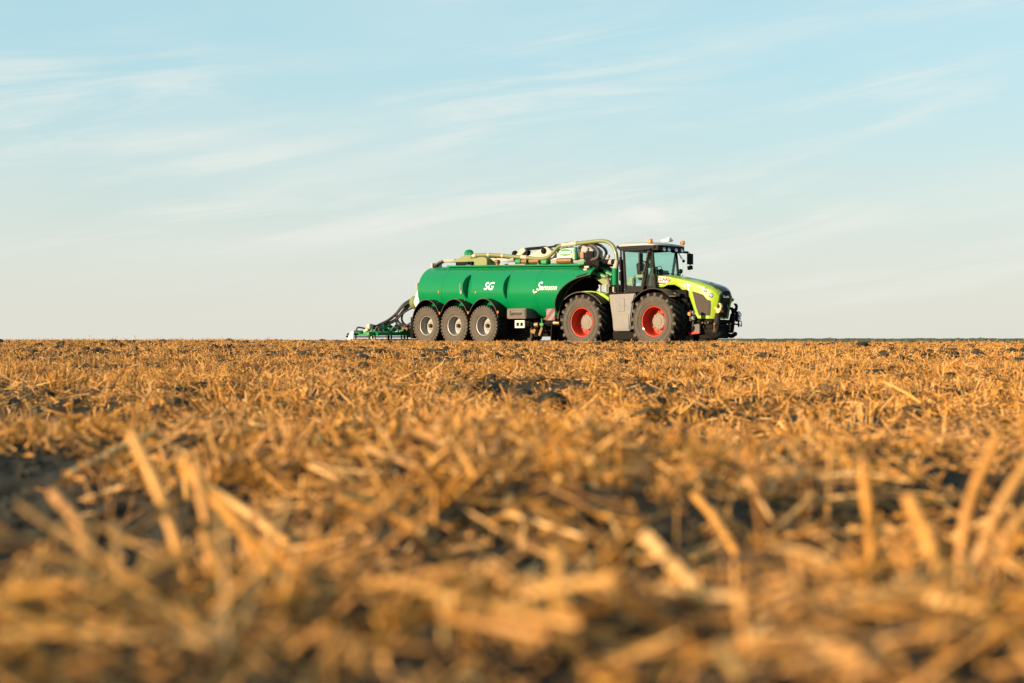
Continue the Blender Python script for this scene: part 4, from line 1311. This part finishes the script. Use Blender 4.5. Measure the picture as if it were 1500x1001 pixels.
    pm = MB(); pm.tube(spline([(-6.2,-0.55,0.95),(-5.2,-0.75,0.98),(-4.4,-0.8,1.02),(-3.6,-0.7,1.06)],5),0.065,8); put(pm).build('pipe', M['dark'], T)
    pp.tube([(-4.85,-0.85,0.98),(-4.65,-0.83,0.99)],0.11,10); pp.tube([(-3.9,-0.74,1.05),(-3.6,-0.70,1.06)],0.10,10); pp.tube([(-4.3,-0.9,1.22),(-3.8,-0.95,1.22)],0.05,8)
    pp.box((-5.0,-0.7,0.74),(0.26,0.25,0.2),(0,R(20),0)); pp.box((-4.6,-0.7,0.72),(0.12,0.2,0.4),(0,R(25),0))
    build_each(put(pp), 'pipework', M['brass'], T, 0.01)
    pg = MB(); pg.tube([(-4.42,-0.9,0.85),(-4.42,-0.9,1.25)],0.04,6); pg.box((-4.42,-0.9,1.0),(0.2,0.08,0.1)); pg.bx(-3.3,-2.9,-0.9,-0.4,0.92,1.05); build_each(put(pg), 'valve', M['green2'], T, 0.01)
    jk = MB(); jk.tube([(-5.55,-0.3,1.0),(-5.55,-0.3,0.25)],0.08,8); jk.lathe([(-0.06,0.14),(0.06,0.14)], (-5.75,-0.45,0.62),'Y',16); jk.box((-5.6,-0.3,0.3),(0.2,0.2,0.3)); put(jk).build('support_leg', M['grille'], T)
    # gooseneck to the tractor
    gn = MB()
    gp = [(-2.6,3.10),(-2.1,3.12),(-1.7,3.0),(-1.38,2.76),(-1.2,2.45),(-1.14,2.1),(-1.12,1.7)]
    gi = [(-1.42,1.7),(-1.44,2.05),(-1.5,2.32),(-1.66,2.56),(-1.92,2.74),(-2.2,2.86),(-2.6,2.9)]
    gn.prism(gp+gi, -0.30, 0.30)
    put(gn).build('gooseneck', M['lgreen'], T, 0.02)
    gr = MB(); gr.tube([(-2.15,-0.38,3.10),(-1.45,-0.34,2.86)],[0.085,0.085],10); gr.tube([(-1.45,-0.34,2.86),(-1.2,-0.33,2.74)],0.05,8)
    gr.tube([(-2.0,-0.1,3.22),(-1.25,-0.1,2.9)],0.09,10)
    build_each(put(gr), 'steering_ram', M['green2'], T)
    ra = MB(); ra.tube([(-1.35,-0.38,2.86),(-1.25,-0.36,2.5),(-1.28,-0.34,2.2)],0.055,8); ra.ball((-1.35,-0.38,2.90),0.085,8); ra.tube([(-2.3,-0.42,3.05),(-1.4,-0.36,2.80)],0.04,6); ra.ball((-2.32,-0.42,3.10),0.10,8)
    put(ra).build('hydraulic_ram', M['grey'], T)
    dp = MB(); dp.tube([(-0.98,-0.35,3.20),(-0.98,-0.35,2.72),(-0.95,-0.35,2.25)],[0.135,0.135,0.10],14); put(dp).build('docking_pipe', M['green'], T)
    dc = MB(); dc.tube([(-0.84,-0.4,3.50),(-0.90,-0.38,3.28),(-0.96,-0.36,3.18)],0.10,12); dc.tube([(-0.95,-0.35,2.27),(-0.95,-0.35,2.15)],0.07,10); build_each(put(dc), 'hose_coupling', M['cream'], T)
    # top deck ----------------------------------------------------------------
    wk = MB()
    wk.prism([(-10.45,3.84),(-9.95,3.93),(-9.62,4.06),(-8.55,4.06),(-8.15,3.86),(-8.15,3.58),(-8.95,3.58),(-8.95,3.77),(-10.4,3.79)], -0.36, 0.30)
    put(wk).build('deck_cover', M['lgreen'], T, 0.015)
    lg = MB()
    for x in (-10.2,-9.3): lg.bx(x,x+0.1,-0.25,0.25,3.55,3.80)
    lg.box((-9.7,-0.15,3.72),(0.7,0.3,0.12)); build_each(put(lg), 'deck_support', M['dark'], T)
    dm = MB(); dm.lathe([(-0.10,0.21),(0.14,0.21),(0.22,0.18),(0.27,0.11),(0.29,0.0001)], (-9.62,0.0,4.05), 'Z', 20); dm.tube([(-9.5,-0.05,4.12),(-9.2,-0.25,4.05)],[0.12,0.09],10); put(dm).build('vent_dome', M['green'], T)
    rp = MB()
    for y in (-0.18,0.0): rp.tube(spline([(-12.05,y,3.32),(-11.7,y,3.66),(-11.2,y,3.86),(-10.7,y,3.90),(-10.35,y,3.86)],5),0.05,7)
    build_each(put(rp), 'deck_hose', M['blackhose'], T)
    rb = MB(); rb.tube([(-11.0,-0.18,3.89),(-10.3,-0.18,3.86)],0.085,8); rb.bx(-11.78,-11.66,-0.3,0.3,3.58,3.80); rb.bx(-10.4,-8.9,0.2,0.26,3.70,3.76); build_each(put(rb), 'hose_sleeve', M['cream'], T, 0.01)
    # rail along the top
    rl = MB()
    for y in (-0.55, 0.55):
        rl.tube([(-11.2,y,tz(-11.2)+1.02),(-2.3,y,tz(-2.3)+1.02)],0.025,6)
    rl.prism([(-10.6,tz(-10.6)+1.10),(-2.2,tz(-2.2)+1.10),(-2.2,tz(-2.2)+1.17),(-10.6,tz(-10.6)+1.17)], -0.42, 0.42)
    put(rl).build('walkway', M['green'], T, 0.01)
    # filling arm with its long hose
    ar = MB()
    ar.prism([(-8.6,3.82),(-6.6,3.66),(-5.0,3.62),(-5.0,3.74),(-6.5,3.90),(-8.6,3.96)], -0.10, 0.10)
    ar.prism([(-6.75,3.86),(-6.35,4.20),(-6.15,4.25),(-6.05,4.12),(-6.45,3.84)], -0.16, 0.16)
    ar.prism([(-6.0,3.88),(-5.25,4.14),(-4.98,4.24),(-4.78,4.18),(-4.42,3.90),(-4.6,3.72),(-5.6,3.78)], -0.12, 0.14)
    put(ar).build('loading_arm', M['cream'], T, 0.012)
    rm = MB(); rm.tube([(-6.15,-0.0,4.20),(-5.05,0,4.22)],0.065,8); rm.tube([(-5.05,0,4.21),(-3.9,0,4.28)],0.04,8); rm.tube([(-4.5,0.0,4.25),(-3.85,0,4.30)],0.07,8)
    rm.ball((-6.72,-0.1,4.02),0.14,10); rm.ball((-5.02,-0.16,4.07),0.13,10,sc=(1,0.6,1)); rm.prism([(-6.35,3.84),(-6.1,4.12),(-5.98,4.12),(-6.05,3.86)],-0.1,0.1)
    put(rm).build('hydraulic_ram', M['dark'], T)
    hs = MB()
    hp = [(-9.10,-0.36,3.97),(-8.87,-0.4,4.02),(-8.3,-0.4,4.03),(-7.6,-0.4,3.99),(-6.93,-0.4,3.92),(-6.3,-0.4,3.86),(-5.81,-0.4,3.82),(-5.25,-0.4,3.74),(-4.84,-0.4,3.73),(-4.5,-0.4,3.80),(-4.2,-0.4,4.00),(-3.95,-0.4,4.18),(-3.6,-0.4,4.26),(-2.96,-0.4,4.27),(-2.2,-0.4,4.30),(-1.69,-0.4,4.31),(-1.33,-0.4,4.25),(-1.05,-0.4,4.07),(-0.90,-0.4,3.78),(-0.84,-0.4,3.46)]
    hs.tube(spline(hp, 5), 0.077, 14)
    put(hs).build('loading_hose', M['hose'], T)
    sl = MB()
    for a, b_ in (((-8.95,-0.4,4.00),(-8.75,-0.4,4.025)),((-8.05,-0.4,4.02),(-7.92,-0.4,4.01)),((-7.2,-0.4,3.95),(-7.08,-0.4,3.935)),((-6.05,-0.4,3.845),(-5.72,-0.4,3.81)),((-3.75,-0.4,4.235),(-2.95,-0.4,4.27))):
        sl.tube([a, b_], 0.09, 14)
    build_each(put(sl), 'hose_clamp', M['cream'], T)
    # valve row along the top
    vr = MB()
    for x, r_, L in ((-7.55,0.10,0.16),(-6.0,0.10,0.30),(-5.55,0.11,0.55),(-4.0,0.12,0.8)):
        vr.tube([(x,-0.4,tz(x)+1.30),(x+L,-0.4,tz(x)+1.29)], r_, 10)
    vr.tube([(-7.47,-0.4,tz(-7.5)+1.15),(-7.47,-0.4,tz(-7.5)+1.36)],0.08,8)
    build_each(put(vr), 'valve', M['brass'], T)
    vg = MB(); vg.tube([(-6.35,-0.4,3.66),(-6.05,-0.4,3.66)],0.11,10); vg.tube([(-4.85,-0.4,3.58),(-4.55,-0.4,3.57)],0.12,10); vg.bx(-5.0,-4.4,-0.3,0.3,3.45,3.66); vg.tube([(-3.0,-0.45,3.9),(-3.0,-0.45,3.62)],[0.11,0.13],10); vg.box((-3.0,-0.45,4.02),(0.10,0.1,0.22)); vg.bx(-2.95,-2.5,-0.4,0.4,3.38,3.56)
    build_each(put(vg), 'valve_body', M['green2'], T, 0.01)
    vd = MB(); vd.tube([(-6.95,-0.38,3.70),(-6.45,-0.38,3.78)],[0.05,0.11],9); vd.tube([(-4.4,-0.3,3.58),(-2.6,-0.3,3.54)],0.10,9); vd.bx(-7.9,-4.6,0.0,0.35,3.46,3.62); vd.box((-3.9,0,3.60),(0.5,0.5,0.2))
    build_each(put(vd), 'pump_drive', M['greybox'], T, 0.01)
    # pump housing with green badge
    ph = MB(); ph.bx(-4.15,-3.22,-0.30,0.28,3.70,4.10); ph.bx(-4.9,-3.0,-0.26,0.26,3.62,3.73); ph.bx(-4.0,-3.35,-0.2,0.2,4.08,4.16); ph.tube([(-3.75,-0.1,4.1),(-3.75,-0.1,4.25)],0.05,8); ph.tube([(-3.5,-0.1,4.1),(-3.5,-0.1,4.25)],0.06,8)
    pho = put(ph).build('pump_housing', M['white'], T, 0.02)
    bd = MB(); n = 28; vs = [(-3.68+0.37*math.cos(2*PI*i/n), y, 3.94+0.145*math.sin(2*PI*i/n)) for y in (-0.305,-0.32) for i in range(n)]
    bd.add(vs, [tuple(range(n)), tuple(range(2*n-1, n-1, -1))]+[(i, i+n, (i+1) % n+n, (i+1) % n) for i in range(n)])
    put(bd).build('badge', M['green2'], pho)
    text_part('Samson', 'badge_lettering', 0.20, M['letter'], pho, S(lambda u, v, w: (-3.68+u, -0.324-w, 3.94+v)), 0.25, 0.003)
    gb = MB(); gb.prism([(-2.95,3.68),(-2.95,4.02),(-2.75,4.16),(-2.4,4.12),(-2.2,3.95),(-2.2,3.68)], -0.25, 0.35); gb.box((-2.62,-0.18,4.02),(0.34,0.3,0.24),(0,R(18),0))
    gbo = put(gb).build('motor_housing', M['greybox'], T, 0.02)
    gd = MB(); gd.prism([(-2.56,3.66),(-2.56,3.95),(-2.16,3.93),(-2.16,3.66)], -0.33, -0.24); gd.box((-2.5,0,3.60),(0.7,0.6,0.14)); put(gd).build('housing_recess', M['dark'], gbo)
    gp_ = MB(); gp_.bx(-2.86,-2.66,-0.34,-0.28,3.66,3.92); put(gp_).build('housing_bracket', M['brass'], gbo, 0.01)
    bl = MB(); bl.tube(spline([(-3.0,-0.2,4.12),(-2.5,-0.25,4.20),(-2.1,-0.28,4.10),(-1.88,-0.3,3.88),(-1.95,-0.3,3.66),(-2.25,-0.3,3.58)],6),0.07,10); bl.tube(spline([(-2.9,0.1,4.14),(-2.4,0.1,4.24),(-2.0,0.1,4.10),(-1.82,0.1,3.86),(-2.0,0.1,3.6)],6),0.06,8); build_each(put(bl), 'pressure_hose', M['blackhose'], T)
    # front hydraulics at the gooseneck's root
    fh = MB(); fh.box((-2.15,0,3.42),(0.8,0.9,0.2)); fh.box((-2.35,-0.5,3.2),(0.55,0.2,0.35)); fh.tube([(-2.2,-0.3,3.5),(-1.2,-0.1,3.48)],0.10,9)
    for i in range(6):
        y = -0.62+0.06*i
        fh.tube(spline([(-2.7,y,3.30-0.02*i),(-2.25,y,3.38+0.03*i),(-1.9,y+0.05,3.28),(-1.75,y+0.1,3.12),(-2.3,y,2.98-0.02*i)],5),0.026,5)
    fh.tube(spline([(-1.9,-0.6,3.15),(-2.1,-0.85,2.98),(-2.45,-0.95,2.88),(-2.72,-0.9,2.68)],5),0.035,6)
    put(fh).build('hydraulic_block', M['dark'], T, 0.01)
    fc = MB(); fc.box((-2.28,-0.62,3.12),(0.18,0.12,0.2)); fc.box((-2.2,-0.64,3.28),(0.24,0.1,0.08)); fc.tube([(-1.55,-0.1,3.5),(-1.55,-0.1,3.68)],0.04,6); fc.ball((-1.55,-0.1,3.70),0.08,8); fc.tube([(-1.5,-0.14,3.48),(-1.3,-0.14,3.47)],0.11,8)
    build_each(put(fc), 'valve', M['cream'], T, 0.01)
    # rear distributor
    dr = MB(); dr.lathe([(-0.25,0.30),(0.0,0.34),(0.06,0.30),(0.10,0.0001)], (-12.45,-0.45,2.05), 'X', 20); dr.tube([(-12.1,-0.6,2.0),(-12.1,-0.62,1.5)],0.12,8); put(dr).build('distributor', M['lgreen'], T)
    dw = MB(); dw.prism([(-12.45,2.05),(-12.28,2.4),(-12.05,2.75),(-12.02,1.75),(-12.2,1.7)], -0.75, -0.45); dw.box((-12.15,-0.75,1.45),(0.2,0.25,0.6)); dw.box((-12.2,-0.7,1.05),(0.25,0.2,0.25)); put(dw).build('distributor_mount', M['white'], T, 0.02)
    dl = MB(); dl.box((-12.16,-0.75,2.78),(0.16,0.12,0.26)); put(dl).build('rear_lamp', M['greybox'], T, 0.02)
    do = MB(); do.box((-12.22,-0.82,1.28),(0.2,0.12,0.16)); do.box((-12.25,-0.8,1.12),(0.3,0.1,0.08)); build_each(put(do), 'marker_lamp', M['brass'], T, 0.01)
    rb2 = MB(); rb2.box((-11.95,-1.0,0.9),(0.1,0.6,0.95)); put(rb2).build('rear_flap', M['dark'], T)
    return T
make_tanker()

# ------------------------------------------------------------------ toolbar implement behind the tanker
def make_injector():
    OX = -13.9
    T = empty('tine_toolbar', W2(OX, 0), HEAD, 'low green tine toolbar with black slurry hoses, carried behind the tanker', 'injector')
    def put(mb):
        mb.v = [(p[0]-OX, p[1], p[2]) for p in mb.v]; return mb
    f = MB()
    f.bx(-14.02,-13.86,-2.9,3.2,0.56,0.72); f.bx(-13.12,-12.96,-2.9,2.9,0.56,0.72)
    for y in (-2.75,-1.9,-0.9,0.0,0.9,1.9,2.9): f.bx(-14.0,-13.0,y-0.05,y+0.05,0.58,0.70)
    f.prism([(-14.0,0.70),(-13.0,0.70),(-12.4,1.0),(-12.2,1.0),(-12.2,0.7),(-13.2,0.5)], -0.35, 0.35)
    f.box((-13.55,-1.3,0.80),(0.5,0.5,0.14)); f.box((-13.5,0.3,0.82),(0.6,1.6,0.2))
    fr = put(f).build('frame', M['green2'], T, 0.012)
    w = MB(); w.prism([(-14.1,0.58),(-14.0,0.66),(-13.3,0.76),(-12.72,0.70),(-12.72,0.54),(-13.2,0.56),(-13.35,0.50),(-13.5,0.56)], -2.58, -2.52); w.bx(-14.05,-13.5,-2.95,-2.0,0.66,0.70); w.box((-13.3,-1.75,0.93),(0.3,0.25,0.18)); w.box((-13.3,-1.5,0.82),(0.9,0.3,0.12))
    put(w).build('wing_plate', M['green'], fr, 0.01)
    e = MB(); e.prism([(-14.35,0.30),(-14.2,0.62),(-14.0,0.78),(-13.88,0.74),(-13.9,0.42),(-14.12,0.15),(-14.25,0.10)], -3.02, -2.96); e.box((-13.95,-2.99,0.2),(0.1,0.05,0.3))
    ep = put(e).build('end_plate', M['white'], T, 0.01)
    bk = MB()
    for x, z in ((-14.26,0.62),(-14.33,0.52),(-14.33,0.33),(-14.02,0.36)): bk.tube([(x,-3.05,z),(x,-2.93,z)],0.045,8)
    build_each(put(bk), 'bolt', M['dark'], ep)
    bar = MB(); bar.tube([(-13.95,-2.98,0.70),(-13.95,-2.3,0.70)],0.09,8)
    for z in (0.5,0.38,0.25): bar.tube([(-13.9,-2.94,z),(-13.9,3.1,z)],0.03,6)
    build_each(put(bar), 'roller_bar', M['greybox'], T)
    mt = MB(); mt.box((-13.5,-2.4,0.96),(0.24,0.22,0.22)); mt.box((-13.62,-2.45,0.80),(0.34,0.2,0.14),(0,R(-25),0)); mt.tube([(-13.45,-2.5,1.0),(-13.45,-2.28,1.0)],0.09,8); build_each(put(mt), 'drive_motor', M['cream'], T, 0.02)
    for row, (x, n, y0, y1) in enumerate(((-14.0, 7, -2.8, 3.0), (-13.05, 6, -2.5, 2.3))):
        for i in range(n):
            y = y0+(y1-y0)*i/(n-1)
            t = MB()
            t.tube(spline([(x,y,0.66),(x-0.16,y,0.60),(x-0.20,y,0.46),(x-0.08,y,0.32),(x+0.06,y,0.20),(x+0.12,y,0.02)],4),0.035,6)
            t.box((x+0.10,y,0.16),(0.05,0.07,0.34),(0,R(-14),0))
            put(t).build('tine', M['tine'] if i % 2 == 0 else M['dark'], T)
            c = MB(); c.tube(spline([(x+0.3,y*0.9,0.88),(x+0.16,y,0.92),(x+0.06,y,0.78),(x+0.02,y,0.55),(x+0.05,y,0.3)],4),0.04,6)
            put(c).build('slurry_hose', M['blackhose'], T)
    # fat hoses from the distributor
    src = (-12.55,-0.45,2.05)
    ends = [(-13.5,-2.2,0.90),(-13.5,-1.7,0.92),(-13.5,-1.1,0.95),(-13.4,-0.6,0.98)]
    for i, (sag, side, rad) in enumerate(((0.10, 0.0, 0.068), (-0.06, 0.12, 0.060), (-0.20, -0.05, 0.055))):
        h = MB(); e_ = ends[i]
        h.tube(spline([(-12.42,-0.38-0.05*i,2.22-0.08*i),(-12.75,-0.55+side*0.5,2.16+sag*0.3),(-13.0,-0.85+side,1.84+sag),(-13.15,-1.12+side,1.46+sag),(-13.3,-1.45+side,1.20+sag*0.6),(-13.45,-1.85+side,1.05),e_],6),rad,8)
        put(h).build('slurry_hose', M['blackhose'], T)
    for i, (dy, dz, rad) in enumerate(((0.0, 0.0, 0.055), (0.30, -0.12, 0.048), (-0.02, -0.30, 0.042))):
        h = MB()
        h.tube(spline([(-12.5,-0.42,2.12-0.1*i),(-12.85,-0.80+dy*0.4,1.96+dz),(-13.12,-1.12+dy,1.55+dz),(-13.05,-1.02+dy,1.12+dz*0.4),(-12.6,-0.62+dy,0.93)],6),rad,8)
        put(h).build('slurry_hose', M['blackhose'], T)
    for y in (-2.3, -1.6, -0.8):
        h = MB(); h.tube(spline([(-13.9,y,0.72),(-13.7,y+0.1,0.95),(-13.4,y+0.15,1.0),(-13.1,y+0.1,0.85),(-13.0,y,0.72)],5),0.04,7); put(h).build('slurry_hose', M['blackhose'], T)
    pv = MB(); pv.box((-13.2,-1.0,0.95),(0.25,0.22,0.22)); pv.box((-13.75,-1.9,0.80),(0.3,0.25,0.14)); build_each(put(pv), 'valve_block', M['green2'], T, 0.02)
    l = MB(); l.tube([(-12.25,-0.8,1.25),(-13.0,-1.0,0.85)],0.045,8); l.tube([(-12.2,-0.9,1.0),(-12.9,-1.0,0.72)],0.04,8); build_each(put(l), 'lift_link', M['grille'], T)
    b = MB(); b.box((-12.7,-0.9,0.86),(0.4,0.3,0.12)); b.box((-13.1,-1.35,0.92),(0.2,0.14,0.1)); build_each(put(b), 'linkage_joint', M['brass'], T, 0.02)
    v = MB(); v.tube(spline([(-13.9,-2.4,0.85),(-13.6,-1.9,1.0),(-13.35,-1.6,1.12),(-13.2,-1.35,1.15)],5),0.03,6); v.tube(spline([(-13.2,-2.2,0.72),(-13.25,-1.9,1.0),(-13.3,-1.6,1.12),(-13.2,-1.2,0.9)],5),0.03,6); build_each(put(v), 'hydraulic_hoses', M['blackhose'], T)
    return T
make_injector()
